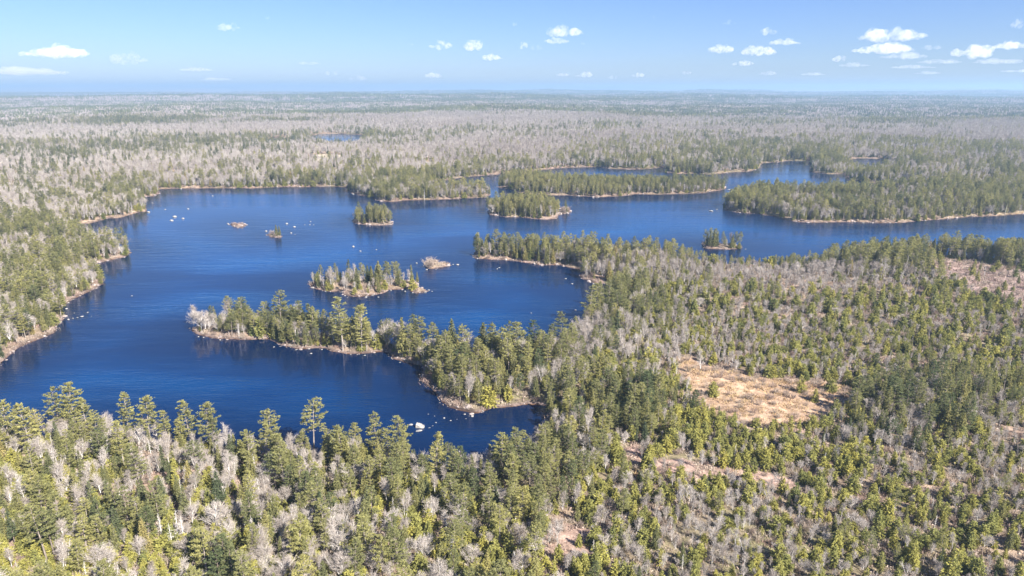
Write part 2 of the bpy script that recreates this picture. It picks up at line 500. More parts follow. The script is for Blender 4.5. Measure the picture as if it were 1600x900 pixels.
GC = zone_color(GX, GY, GD)
idx = np.arange(nr * na).reshape(nr, na)
j2 = np.roll(idx, -1, axis=1)
Q = np.stack([idx[:-1], j2[:-1], j2[1:], idx[1:]], -1).reshape(-1, 4)[:, ::-1]
fcx = GX[Q].mean(1); fcy = GY[Q].mean(1)
fd = GD[Q].max(1)
fr = np.hypot(fcx, fcy)
keep = (fd > -6)
owner = np.zeros(len(Q), int)
for k, (nm, p) in enumerate(I_POLYS.items()):
    c0 = p.mean(0); grow = 1 + 9.0 / max(np.ptp(p, axis=0).min(), 6)
    pe = (p - c0) * grow + c0
    owner[inside(pe, fcx, fcy) & (owner == 0)] = k + 1


def sub_mesh(name, sel, extraV=None):
    q = Q[sel]
    u, inv = np.unique(q, return_inverse=True)
    V = np.stack([GX[u], GY[u], GZ[u]], 1)
    me = mesh_quads(name, V, inv.reshape(-1, 4), [M_GROUND], smooth=True)
    ca = me.color_attributes.new("zone", 'FLOAT_COLOR', 'POINT')
    ca.data.foreach_set("color", np.concatenate([GC[u], np.ones((len(u), 1))], 1).astype(np.float32).ravel())
    return me


# islands are faces of their own sheet; the ground keeps the rest
main = keep & (owner == 0)
o = new_obj("ground", sub_mesh("ground", main)); tag(o, "rolling brown forest floor and stony shores around the lake", None, None, "structure")
for k, nm in enumerate(I_POLYS):
    sel = keep & (owner == k + 1)
    o = new_obj("island", sub_mesh("island", sel)); tag(o, ISLAND_LABEL[nm], None, None, "structure")
# lake bed under everything, and the disc under the camera
n = 48
V = [(0, 0, 3.0)] + [(3.2 * math.sin(2 * math.pi * i / n), 3.2 * math.cos(2 * math.pi * i / n), 3.0) for i in range(n)]

# water: one level sheet, only where the lake and the ponds are
wx0, wx1, wy0, wy1 = -650.0, 1500.0, 60.0, 2200.0
nx_, ny_ = 270, 270
V = np.array([(wx0 + (wx1 - wx0) * i / nx_, wy0 + (wy1 - wy0) * j / ny_, 0.0) for j in range(ny_ + 1) for i in range(nx_ + 1)])
F = np.array([(j * (nx_ + 1) + i, j * (nx_ + 1) + i + 1, (j + 1) * (nx_ + 1) + i + 1, (j + 1) * (nx_ + 1) + i) for j in range(ny_) for i in range(nx_)])
wme = mesh_quads("lake_water", V, F, [M_WATER])
wa = wme.attributes.new("offshore", 'FLOAT', 'POINT')          # shore distance: darker body near shore stands in for weak sky reflection
wd = -shore_dist(V[:, 0], V[:, 1])
wa.data.foreach_set("value", sstep(-8, 62, wd).astype(np.float32))
o = new_obj("lake_water", wme); tag(o, "deep blue lake water ruffled by wind", None, None, "structure")

# ------------------------------------------------------------------ tree shapes
UP = np.array([0, 0, 1.0])


def unit(v):
    return v / (np.linalg.norm(v, axis=-1, keepdims=True) + 1e-9)


class Geo:
    """quads of several materials, kept in two lists: 0 trunk and limbs, 1 crown"""
    def __init__(s): s.V = []; s.M = []

    def quads(s, c, u, v, part):
        """quads centred c with half axes u, v"""
        q = np.stack([c - u - v, c + u - v, c + u + v, c - u + v], 1)
        s.V.append(q); s.M.append(np.full(len(q), part))

    def ribbon(s, a, b, w0, w1, part, rg):
        """thin two-sided strips from a to b"""
        d = unit(b - a); side = unit(np.cross(d, rg.normal(size=d.shape)))
        w0 = np.asarray(w0).reshape(-1, 1) if np.ndim(w0) else w0
        w1 = np.asarray(w1).reshape(-1, 1) if np.ndim(w1) else w1
        q = np.stack([a - side * w0, a + side * w0, b + side * w1, b - side * w1], 1)
        s.V.append(q); s.M.append(np.full(len(q), part))

    def tube(s, pts, rad, part, k=5):
        pts = np.asarray(pts, float); n = len(pts)
        ang = np.arange(k) * 2 * math.pi / k
        t = unit(np.gradient(pts, axis=0)); sx = unit(np.cross(t, [0.3, 1, 0.1])); sy = np.cross(t, sx)
        ring = pts[:, None] + np.asarray(rad)[:, None, None] * (np.cos(ang)[None, :, None] * sx[:, None] + np.sin(ang)[None, :, None] * sy[:, None])
        r2 = np.roll(ring, -1, axis=1)
        q = np.stack([ring[:-1], r2[:-1], r2[1:], ring[1:]], 2).reshape(-1, 4, 3)
        s.V.append(q); s.M.append(np.full(len(q), part))

    def meshes(s, name, m0, m1):
        V = np.concatenate(s.V); M = np.concatenate(s.M)
        out = []
        for part, nm, mm in ((0, "trunk", m0), (1, "crown", m1)):
            q = V[M == part]
            out.append(mesh_quads(name + "_" + nm, q.reshape(-1, 3), np.arange(len(q) * 4).reshape(-1, 4), [mm]) if len(q) else None)
        joined = mesh_quads(name, V.reshape(-1, 3), np.arange(len(V) * 4).reshape(-1, 4), [m0, m1], M)
        return joined, out[0], out[1]


def make_pine(seed, H=16.0, Rr=3.6, base=0.32, sparse=1.0):
    rg = np.random.default_rng(seed); g = Geo()
    lean = rg.normal(size=2) * 0.35
    zs = np.linspace(-0.4, H * 0.98, 7)
    tp = np.stack([lean[0] * (zs / H) ** 2, lean[1] * (zs / H) ** 2, zs], 1)
    g.tube(tp, np.interp(zs, [0, H], [0.24, 0.04]), 0, 6)
    z = H * base
    while z < H - 0.3:
        t = (z - H * base) / (H * (1 - base))
        prof = Rr * (1 - t) ** 0.62 * (0.62 + 0.38 * min(1, t * 4))
        nb = rg.integers(4, 7) if t < 0.85 else 4
        a0 = rg.uniform(0, 6.28)
        for b in range(nb):
            if rg.random() < 0.13 * sparse: continue
            a = a0 + b * 6.283 / nb + rg.normal() * 0.25
            Lb = prof * rg.uniform(0.6, 1.18) + 0.25
            dirv = np.array([math.cos(a), math.sin(a), rg.uniform(0.05, 0.28) + 0.55 * t])
            st = np.array([np.interp(z, zs, tp[:, 0]), np.interp(z, zs, tp[:, 1]), z + rg.normal() * 0.12])
            end = st + dirv * Lb
            g.ribbon(st[None], end[None], 0.05, 0.015, 0, rg)
            ntuft = max(3, int(Lb / 0.33))
            side = unit(np.cross(dirv, UP))
            s = rg.uniform(0.3, 1.03, ntuft) ** 0.8
            lat = rg.uniform(-1, 1, ntuft) * 0.34 * Lb * np.sin(np.clip(s, 0, 1) * 2.6) * 0.9
            c = st + dirv * (s * Lb)[:, None] + side * lat[:, None]
            c[:, 2] += rg.normal(size=ntuft) * 0.10 + 0.10 * s * Lb * 0.3
            k = 6
            cc = np.repeat(c, k, 0) + rg.normal(size=(ntuft * k, 3)) * np.array([0.22, 0.22, 0.055])
            u = unit(dirv * 0.7 + rg.normal(size=(ntuft * k, 3)) * np.array([0.8, 0.8, 0.25]))
            v = unit(np.cross(u, UP + rg.normal(size=(ntuft * k, 3)) * 0.55))
            g.quads(cc, u * rg.uniform(0.17, 0.33, (ntuft * k, 1)), v * rg.uniform(0.045, 0.10, (ntuft * k, 1)), 1)
        z += rg.uniform(0.8, 1.3) * (1 - 0.35 * t)
    # leader
    k = 26
    c = np.stack([lean[0] + rg.normal(size=k) * 0.12, lean[1] + rg.normal(size=k) * 0.12, H + rg.uniform(-0.9, 0.35, k)], 1)
    u = unit(rg.normal(size=(k, 3)) * 0.5 + UP); v = unit(np.cross(u, rg.normal(size=(k, 3))))
    g.quads(c, u * 0.28, v * 0.07, 1)
    return g.meshes("pine", M_BARK, M_PINE)


def make_spruce(seed, H=12.0, rad=0.16, base=0.1, step=0.42, nb0=11, material=None, leaf=0.2, power=0.85, thin=0.12):
    rg = np.random.default_rng(seed); g = Geo()
    zs = np.linspace(-0.3, H, 5); l = rg.normal(size=2) * 0.15
    tp = np.stack([l[0] * zs / H, l[1] * zs / H, zs], 1)
    g.tube(tp, np.interp(zs, [0, H], [0.014 * H, 0.02]), 0, 5)
    z = H * base
    while z < H:
        t = (z - H * base) / (H * (1 - base))
        prof = rad * H * (1 - t) ** power * (0.7 + 0.3 * min(1, t * 6))
        nb = max(4, int(nb0 * (0.45 + 0.55 * (1 - t))))
        a0 = rg.uniform(0, 6.28)
        A = a0 + np.arange(nb) * 6.283 / nb + rg.normal(size=nb) * 0.2
        keepb = rg.random(nb) > thin
        A = A[keepb]
        for a in A:
            Lb = prof * rg.uniform(0.65, 1.2) + 0.12
            dirv = np.array([math.cos(a), math.sin(a), -0.22 + 0.5 * t])
            st = np.array([0, 0, z])
            n = max(2, int(Lb / (leaf * 1.25)))
            k = 3
            s = np.linspace(0.3, 1.0, n)
            c = st + dirv * (s * Lb)[:, None]
            c[:, 2] += 0.14 * s * s * Lb
            cc = np.repeat(c, k, 0) + rg.normal(size=(n * k, 3)) * np.array([leaf * .6, leaf * .6, leaf * .45])
            u = unit(dirv + rg.normal(size=(n * k, 3)) * 0.55)
            v = unit(np.cross(u, UP + rg.normal(size=(n * k, 3)) * 0.6))
            g.quads(cc, u * rg.uniform(0.8, 1.5, (n * k, 1)) * leaf, v * rg.uniform(0.28, 0.55, (n * k, 1)) * leaf, 1)
        z += step * rg.uniform(0.8, 1.2)
    k = 10
    c = np.stack([rg.normal(size=k) * 0.05, rg.normal(size=k) * 0.05, H + rg.uniform(-0.5, 0.3, k)], 1)
    u = unit(rg.normal(size=(k, 3)) * 0.3 + UP); v = unit(np.cross(u, rg.normal(size=(k, 3))))
    g.quads(c, u * leaf * 1.1, v * leaf * 0.35, 1)
    return g.meshes("spruce", M_BARK, material or M_SPRUCE)


def make_bare(seed, H=10.0, spread=0.34, nlimb=8, ntw=6, name="birch", trunks=1, trunk_m=None, tw=0.02, split=0.28, steep=(1.0, 1.38)):
    rg = np.random.default_rng(seed); g = Geo()
    for tr in range(trunks):
        off = rg.normal(size=2) * (0.25 if trunks > 1 else 0)
        lean = rg.normal(size=2) * (0.6 if trunks == 1 else 1.3)
        top = H * (rg.uniform(0.8, 0.95) if trunks > 1 else 0.93)
        zs = np.linspace(-0.3, top, 7)
        wob = rg.normal(size=(7, 2)) * 0.10
        tx = off[0] + lean[0] * (zs / H) ** 1.5 + wob[:, 0]; ty = off[1] + lean[1] * (zs / H) ** 1.5 + wob[:, 1]
        tp = np.stack([tx, ty, zs], 1)
        g.tube(tp, np.interp(zs, [0, H], [0.017 * H / math.sqrt(trunks), 0.03]), 0, 5)
        nl = int(nlimb * 2.2 / trunks) + 3
        for i in range(nl):
            z = H * rg.uniform(split, 0.85)
            t = z / H
            a = rg.uniform(0, 6.283)
            Ll = H * spread * (1.05 - t) * rg.uniform(0.6, 1.15) + 0.4
            el = rg.uniform(*steep)
            d0 = np.array([math.cos(a) * math.cos(el), math.sin(a) * math.cos(el), math.sin(el)])
            st = np.array([np.interp(z, zs, tx), np.interp(z, zs, ty), z])
            mid = st + d0 * Ll * 0.55
            d1 = unit(d0 + rg.normal(size=3) * 0.18 + np.array([math.cos(a), math.sin(a), 0]) * 0.15)
            end = mid + d1 * Ll * 0.5
            g.tube([st, mid, end], [0.045, 0.03, 0.012], 0, 3)
            n = ntw * 2
            s = rg.uniform(0.2, 1.0, n)[:, None]
            p0 = np.where(s < 0.55, st + (mid - st) * s / 0.55, mid + (end - mid) * (s - 0.55) / 0.45)
            dt = unit(d1 + rg.normal(size=(n, 3)) * 0.5 + UP * 0.25)
            l1 = rg.uniform(0.5, 1.25, (n, 1)) * (0.55 + 0.09 * H)
            p1 = p0 + dt * l1
            g.ribbon(p0, p1, tw * 1.1, tw * 0.6, 1, rg)
            k = 4
            q0 = np.repeat(p0, k, 0) + np.repeat(p1 - p0, k, 0) * rg.uniform(0.25, 1.0, (n * k, 1))
            q1 = q0 + unit(np.repeat(dt, k, 0) + rg.normal(size=(n * k, 3)) * 0.55) * rg.uniform(0.3, 0.75, (n * k, 1)) * (0.5 + 0.05 * H)
            g.ribbon(q0, q1, tw * 0.75, tw * 0.4, 1, rg)
    return g.meshes(name, trunk_m or M_WHITE, M_TWIG)


def make_shrub(seed, H=2.2):
    rg = np.random.default_rng(seed); g = Geo()
    n = 34
    a = rg.uniform(0, 6.283, n); rd = rg.uniform(0, 0.45, n)
    p0 = np.stack([np.cos(a) * rd, np.sin(a) * rd, np.full(n, -0.1)], 1)
    d = unit(np.stack([np.cos(a) * rg.uniform(0.05, 0.75, n), np.sin(a) * rg.uniform(0.05, 0.75, n), np.ones(n)], 1))
    p1 = p0 + d * rg.uniform(0.5, 1.0, (n, 1)) * H
    g.ribbon(p0, p1, 0.025, 0.012, 0, rg)
    k = 9
    q0 = np.repeat(p0, k, 0) + np.repeat(p1 - p0, k, 0) * rg.uniform(0.3, 1.0, (n * k, 1))
    q1 = q0 + unit(np.repeat(d, k, 0) + rg.normal(size=(n * k, 3)) * 0.6) * rg.uniform(0.25, 0.7, (n * k, 1))
    g.ribbon(q0, q1, 0.018, 0.008, 1, rg)
    return g.meshes("shrub", M_SHRUB, M_SHRUB)


def make_snag(seed, H=10.0):
    rg = np.random.default_rng(seed); g = Geo()
    zs = np.linspace(-0.3, H, 6)
    tp = np.stack([rg.normal() * 0.03 * zs, rg.normal() * 0.03 * zs, zs], 1)
    g.tube(tp, np.interp(zs, [0, H], [0.17, 0.03]), 0, 5)
    for z in np.arange(H * 0.25, H * 0.97, 0.3):
        for b in range(rg.integers(1, 4)):
            a = rg.uniform(0, 6.283); Lb = (1 - z / H) * 1.7 * rg.uniform(0.4, 1.2) + 0.25
            st = np.array([np.interp(z, zs, tp[:, 0]), np.interp(z, zs, tp[:, 1]), z])
            en = st + np.array([math.cos(a), math.sin(a), rg.uniform(-0.2, 0.25)]) * Lb
            g.ribbon(st[None], en[None], 0.03, 0.012, 1, rg)
            n = 4
            q0 = st + (en - st) * rg.uniform(0.3, 1, (n, 1))
            g.ribbon(q0, q0 + unit(rg.normal(size=(n, 3))) * 0.35, 0.015, 0.008, 1, rg)
    return g.meshes("snag", M_WHITE, M_WHITE)


def make_tuft(seed):
    rg = np.random.default_rng(seed); g = Geo()
    n = 46
    p0 = np.concatenate([rg.normal(size=(n, 2)) * 0.75, np.full((n, 1), -0.05)], 1)
    p1 = p0 + np.concatenate([rg.normal(size=(n, 2)) * 0.28, rg.uniform(0.25, 0.75, (n, 1))], 1)
    g.ribbon(p0, p1, 0.07, 0.015, 1, rg)
    return g.meshes("tuft", M_GRASS, M_GRASS)


def make_brush(seed):
    rg = np.random.default_rng(seed); g = Geo()
    n = 60
    p0 = np.concatenate([rg.normal(size=(n, 2)) * 0.9, np.full((n, 1), -0.05)], 1)
    p1 = p0 + np.concatenate([rg.normal(size=(n, 2)) * 0.35, rg.uniform(0.3, 1.1, (n, 1))], 1)
    g.ribbon(p0, p1, 0.05, 0.02, 1, rg)
    n = 14
    c = np.concatenate([rg.normal(size=(n, 2)) * 0.9, rg.uniform(0.1, 0.5, (n, 1))], 1)
    u = unit(rg.normal(size=(n, 3))); v = unit(np.cross(u, rg.normal(size=(n, 3))))
    g.quads(c, u * 0.22, v * 0.1, 1)
    return g.meshes("brush", M_SHRUB, M_SHRUB)


def make_clump(seed, conifer):
    """about thirty far trees on 44 x 44 m"""
    rg = np.random.default_rng(seed); g = Geo()
    for i in range(44):
        x, y = rg.uniform(-23, 23, 2)
        if rg.random() < conifer:
            H = rg.uniform(7, 15); rad = H * rg.uniform(0.13, 0.2); n = 26
            t = rg.uniform(0, 1, n) ** 0.8; a = rg.uniform(0, 6.283, n); rr_ = rad * (1 - t) * rg.uniform(0.6, 1.1, n)
            c = np.stack([x + np.cos(a) * rr_, y + np.sin(a) * rr_, 1 + t * (H - 1)], 1)
            u = unit(np.stack([-np.sin(a), np.cos(a), rg.normal(size=n) * 0.3], 1)); v = unit(np.stack([np.cos(a) * 0.5, np.sin(a) * 0.5, -np.ones(n)], 1) + rg.normal(size=(n, 3)) * 0.3)
            g.quads(c, u * rad * 0.42, v * (0.35 + 0.05 * H), 0)
        else:
            H = rg.uniform(6, 11); n = 26
            p = unit(rg.normal(size=(n, 3))) * rg.uniform(0.5, 1, (n, 1)) * np.array([2.3, 2.3, H * 0.38])
            c = p + np.array([x, y, H * 0.6])
            u = unit(rg.normal(size=(n, 3)) + UP * 1.5); v = unit(np.cross(u, rg.normal(size=(n, 3))))
            g.quads(c, u * 0.95, v * 0.30, 1)
            g.ribbon(np.array([[x, y, -0.5]]), np.array([[x, y, H * 0.8]]), 0.12, 0.06, 1, rg)
    return g.meshes("clump", M_FARCON, M_FARBARE)


PROTO = {
    'pine': [make_pine(101), make_pine(102, 16, 3.9, 0.38, 1.3), make_pine(103, 16, 3.2, 0.24, 0.8), make_pine(104, 16, 4.2, 0.45, 1.6), make_pine(105, 16, 3.0, 0.2, 1.0), make_pine(106, 16, 3.5, 0.3, 2.2)],
    'spruce': [make_spruce(201), make_spruce(202, 12, 0.13, 0.18, 0.46, 10), make_spruce(203, 12, 0.19, 0.06, 0.44, 12), make_spruce(204, 12, 0.12, 0.3, 0.5, 9, thin=0.3), make_spruce(205, 12, 0.15, 0.12)],
    'fir': [make_spruce(301, 4.6, 0.30, 0.02, 0.26, 11, M_FIR, 0.15, 0.7), make_spruce(302, 4.2, 0.42, 0.02, 0.27, 12, M_FIR, 0.16, 0.5), make_spruce(303, 4.6, 0.24, 0.03, 0.25, 10, M_FIR, 0.14, 0.75, 0.25), make_spruce(304, 3.8, 0.50, 0.02, 0.28, 12, M_FIR, 0.16, 0.45, 0.2), make_spruce(305, 5.2, 0.28, 0.05, 0.3, 10, M_FIR, 0.16, 0.6, 0.3)],
    'birch': [make_bare(401), make_bare(402, 10, 0.28, 9), make_bare(403, 10, 0.30, 7, trunks=3), make_bare(404, 10, 0.42, 8, trunks=2, steep=(0.85, 1.3)), make_bare(405, 10, 0.24, 9, split=0.4)],
    'maple': [make_bare(501, 8, 0.62, 13, 8, "maple", steep=(0.6, 1.2), split=0.22), make_bare(502, 8, 0.7, 12, 8, "maple", steep=(0.6, 1.2), trunks=2, split=0.18), make_bare(503, 8, 0.66, 14, 8, "maple", steep=(0.6, 1.2), split=0.2)],
    'snag': [make_snag(601), make_snag(602, 10), make_snag(603, 10)],
    'shrub': [make_shrub(701), make_shrub(702), make_shrub(703)],
    'brush': [make_brush(801), make_brush(802)],
    'tuft': [make_tuft(811), make_tuft(812)],
    'clump_dark': [make_clump(901, 0.85), make_clump(902, 0.8), make_clump(903, 0.9)],
    'clump_pale': [make_clump(911, 0.12), make_clump(912, 0.05), make_clump(913, 0.22)],
}
BASEH = {'pine': 16, 'spruce': 12, 'fir': 4.6, 'birch': 10, 'maple': 8, 'snag': 10, 'shrub': 2.2, 'brush': 0.8, 'tuft': 0.6, 'clump_dark': 12, 'clump_pale': 10}

# ------------------------------------------------------------------ where the trees stand
HALF = R(49)


def jitter_ring(r0, r1, cell):
    """jittered grid points in the ring r0..r1 inside the fan of view"""
    n = int(r1 / cell) + 1
    xs = np.arange(-n, n + 1) * cell; ys = np.arange(0, n + 1) * cell
    X, Y = np.meshgrid(xs, ys); X = X.ravel(); Y = Y.ravel()
    r = np.hypot(X, Y); a = np.abs(np.arctan2(X, Y))
    m = (r > r0) & (r <= r1) & (a < HALF)
    X = X[m]; Y = Y[m]
    X = X + rng.uniform(-0.5, 0.5, len(X)) * cell; Y = Y + rng.uniform(-0.5, 0.5, len(Y)) * cell
    return X, Y


KINDS = ['pine', 'spruce', 'fir', 'birch', 'maple', 'snag', 'shrub', 'none']
P = {k: [] for k in PROTO}                       # rows: x, y, z, scale, rot, variant, tint


def scatter(r0, r1, cell, big=1.0, shore=None):
    X, Y = jitter_ring(r0, r1, cell)
    d = shore_dist(X, Y)
    ok = d > np.where(np.hypot(X, Y) > 190, 0.4, 0.9)
    if shore: ok &= d < shore
    X, Y, d = X[ok], Y[ok], d[ok]
    Z = height(X, Y, d)
    px, py, f = proj(X, Y, Z)
    r = np.hypot(X, Y)
    n1 = fbm(X, Y, 38.0, 3, 101); n2 = fbm(X, Y, 26.0, 3, 102); n3 = fbm(X, Y, 170.0, 4, 103); n4 = fbm(X, Y, 60.0, 3, 104)
    sb = np.exp(-np.maximum(d - 3, 0) / 22.0)
    W = {}
    E = np.exp
    W['pine'] = (0.10 + 0.20 * sb) * E(1.6 * n1)
    W['spruce'] = (0.12 + 0.18 * sb) * E(1.8 * n2)
    W['fir'] = 0.32 * (1 - 0.6 * sb) * E(2.1 * n4)
    W['birch'] = (0.30 + 0.05 * sb) * E(-2.0 * n1)
    W['maple'] = 0.09 * E(-1.8 * n2)
    W['snag'] = 0.035 + 0 * n1
    W['shrub'] = 0.20 + 0 * n1
    W['none'] = 0.10 + 0 * n1

    inl = sstep(230, 330, r) * (1 - 0.75 * sb) * (px < 900)
    W['pine'] *= (1 - 0.5 * inl); W['spruce'] *= (1 - 0.5 * inl); W['fir'] *= (1 - 0.3 * inl); W['birch'] *= (1 + 0.5 * inl); W['maple'] *= (1 + 1.2 * inl)
    # young mixed growth on the near right and inland
    yg = sstep(840, 960, px + 60 * n1) * sstep(425, 450, py) * (1 - np.clip(sb * 1.3, 0, 1))
    grove = np.exp(-(((px - 1400) / 170) ** 2 + ((py - 665) / 42) ** 2) ** 2) + 0.8 * np.exp(-(((px - 1480) / 150) ** 2 + ((py - 615) / 35) ** 2)) + np.exp(-(((px - 985) / 70) ** 2 + ((py - 640) / 45) ** 2) ** 2)
    grove = np.clip(grove, 0, 1)
    yg = yg * (1 - grove)
    W['pine'] *= (1 - 0.82 * yg); W['spruce'] *= (1 - 0.75 * yg)
    W['fir'] *= (1 + 2.4 * yg); W['birch'] *= (1 + 0.15 * yg); W['none'] *= (1 + 0.3 * yg); W['shrub'] *= (1 + 0.6 * yg); W['maple'] *= (1 + 0.6 * yg)
    W['pine'] *= (1 + 2.6 * grove); W['spruce'] *= (1 + 1.2 * grove); W['birch'] *= (1 - 0.75 * grove); W['maple'] *= (1 - 0.8 * grove)
    nl = sstep(900, 760, px) * sstep(700, 740, py)
    W['pine'] *= (1 - 0.35 * nl); W['fir'] *= (1 + 1.3 * nl); W['maple'] *= (1 + 0.5 * nl); W['birch'] *= (1 - 0.15 * nl)
    belt = np.exp(-(((px - 1500) / 190) ** 2 + ((py - 408) / 13) ** 2) ** 2)
    W['pine'] *= (1 + 3.0 * belt); W['spruce'] *= (1 + 1.0 * belt); W['none'] *= (1 - 0.9 * belt)
    # pale leafless stand on the right
    gb = np.exp(-(((px - 1330) / 140) ** 2 + ((py - 447) / 20) ** 2) ** 2) + 0.8 * np.exp(-(((px - 1180) / 120) ** 2 + ((py - 435) / 16) ** 2) ** 2)
    gb = np.clip(gb, 0, 1) * (r < 600)
    for k in ('pine', 'spruce', 'fir'): W[k] = W[k] * (1 - 0.85 * gb)
    W['birch'] *= (1 + 2.2 * gb); W['maple'] *= (1 + 1.5 * gb)
    # far forest: leafless hardwoods with darker conifer patches
    fr_ = sstep(650, 1500, r)
    pat = n3 * 1.3 + 1.2 * fbm(X * 0.5, Y, 420.0, 3, 105)
    W['pine'] *= (1 - 0.5 * fr_) * E(2.2 * pat * fr_); W['spruce'] *= (1 - 0.25 * fr_) * E(2.2 * pat * fr_)
    W['birch'] *= (1 + 0.2 * fr_) * E(-1.5 * pat * fr_); W['maple'] *= (1 + 2.6 * fr_) * E(-1.5 * pat * fr_)
    W['fir'] *= (1 - 0.65 * fr_); W['shrub'] *= (1 - 0.7 * fr_)
    # stony shore: only scrub
    edge = d < np.where(r > 190, 0.8, 1.9)
    for k in ('pine', 'maple', 'birch'): W[k] = np.where(edge, 0.02, W[k])
    W['spruce'] = np.where(edge, 0.10, W['spruce']); W['fir'] = np.where(edge, 0.10, W['fir'])
    W['none'] = np.where(edge, 0.5, W['none']); W['shrub'] = np.where(edge, 0.5, W['shrub'])
    if shore:
        W['none'] *= 0.2; W['shrub'] *= 0.5; W['birch'] *= 1.2; W['fir'] *= 1.3
    # dense conifers on the wooded islands and headlands of the far lake
    for nm, dens in (('long', 1), ('oval', 1), ('round', 1), ('rocky', 0.45), ('flat', 0.5)):
        m = inside(I_POLYS[nm], X, Y)
        W['spruce'][m] = 0.36 * dens; W['pine'][m] = 0.42 * dens; W['birch'][m] = 0.16; W['fir'][m] = 0.08; W['maple'][m] = 0.04; W['none'][m] = 0.05 + (1 - dens) * 0.9; W['shrub'][m] = 0.05 + 0.5 * (1 - dens)
    for nm in ('bare', 'reef', 'rocky_tail', 'tiny', 'oval_tail'):
        m = inside((I_POLYS[nm] - I_POLYS[nm].mean(0)) * 1.7 + I_POLYS[nm].mean(0), X, Y) & ~inside(I_POLYS['oval'], X, Y) & ~inside(I_POLYS['rocky'], X, Y)
        for k in ('pine', 'spruce', 'fir', 'birch', 'maple', 'snag'): W[k][m] = 0
        W['shrub'][m] = 0.5 if nm != 'rocky_tail' else 0.05; W['none'][m] = 0.5
    # open ground
    wx_ = X + 2.5 * fbm(X, Y, 9, 3, 91); wy_ = Y + 3 * fbm(X, Y, 9, 3, 92)
    def opening(poly, left):
        m = inside(poly, wx_, wy_)
        for k in KINDS[:-1]: W[k][m] = left.get(k, 0)
        W['none'][m] = 1.0
    opening(Z_MARSH, {'shrub': 0.42, 'fir': 0.02, 'snag': 0.006})
    opening(Z_CUT, {'shrub': 0.16, 'fir': 0.05, 'snag': 0.01, 'spruce': 0.006})
    opening(Z_TRACK, {})
    for p in Z_PATCHES: opening(p, {'shrub': 0.28, 'fir': 0.10, 'birch': 0.14})
    for p in Z_FARCLEAR: opening(p, {'shrub': 0.1})
    A = np.stack([np.maximum(W[k] + 0 * n1, 0) for k in KINDS], 1)
    A = A.cumsum(1) / A.sum(1, keepdims=True)
    u = rng.random(len(X))
    ki = (u[:, None] > A).sum(1)
    # sizes
    S = {'pine': (0.72, 1.08), 'spruce': (0.55, 1.1), 'fir': (0.5, 1.55), 'birch': (0.55, 1.15), 'maple': (0.6, 1.2), 'snag': (0.5, 1.1), 'shrub': (0.6, 1.5)}
    low = np.clip(np.exp(-(((px - 1170) / 125) ** 2 + ((py - 416) / 18) ** 2) ** 2) + 0.9 * np.exp(-(((px - 1200) / 160) ** 2 + ((py - 672) / 26) ** 2) ** 2) + 0.8 * np.exp(-(((px - 1356) / 60) ** 2 + ((py - 268) / 10) ** 2) ** 2) + 0.6 * np.exp(-(((px - 525) / 70) ** 2 + ((py - 229) / 7) ** 2) ** 2), 0, 1)
    youngs = (1 - 0.45 * yg) * (1 - 0.5 * low)
    mid = 1 - 0.10 * sstep(170, 330, r) + 0.10 * sstep(500, 900, r)
    for i, k in enumerate(KINDS[:-1]):
        m = ki == i
        n = int(m.sum())
        lo, hi = S[k]
        s = rng.uniform(lo, hi, n) * big
        if k in ('pine', 'spruce', 'birch', 'maple', 'snag'): s = s * youngs[m] * mid[m]
        if k in ('pine', 'spruce'): s = s * np.where(d[m] < 6, 0.85, 1)
        for nm, sc in (('rocky', 0.85), ('flat', 0.9), ('round', 1.0), ('long', 0.86), ('bare', 0.7), ('reef', 0.7)):
            s = np.where(inside(I_POLYS[nm], X[m], Y[m]), s * sc, s)
        tint = np.clip(rng.normal(0.5, 0.2, n) + 0.28 * n3[m] * (-1 if k in ('pine', 'spruce') else 1) + 0.15 * n4[m] + (0.0 if k != 'pine' else -0.12 * grove[m]), 0, 1)
        P[k].append(np.stack([X[m], Y[m], Z[m] - 0.05, s, rng.uniform(0, 6.283, n), rng.integers(0, len(PROTO[k]), n), tint], 1))


scatter(74, 260, 1.85, 0.65)
scatter(190, 1100, 4.2, 0.92, 38)
scatter(260, 700, 2.6, 0.82)
scatter(700, 1250, 4.1, 0.88)
scatter(1250, 2100, 5.0, 0.78)

# hand-set trees that stand out
def place(kind, px, py, s, var, tint):
    if 680 < py < 770 and px < 800: py -= 12
    x, y = unproj(px, py, 2.0)
    x, y = float(x), float(y)
    for q in (0, 1, -1, 2, -2, 3, -3, 4, -4, 6, -6, 8, -8, 11, -11, 15, -15):
        if shore_dist(np.array([x]), np.array([y + q]))[0] > 0.9: break
    else:
        return
    y += q
    z = float(height(np.array([x]), np.array([y]))[0])
    if py > 680: s *= 0.78
    P[kind].append(np.array([[x, y, max(z, 0.05) - 0.05, s, rng.uniform(0, 6.28), var, tint]]))


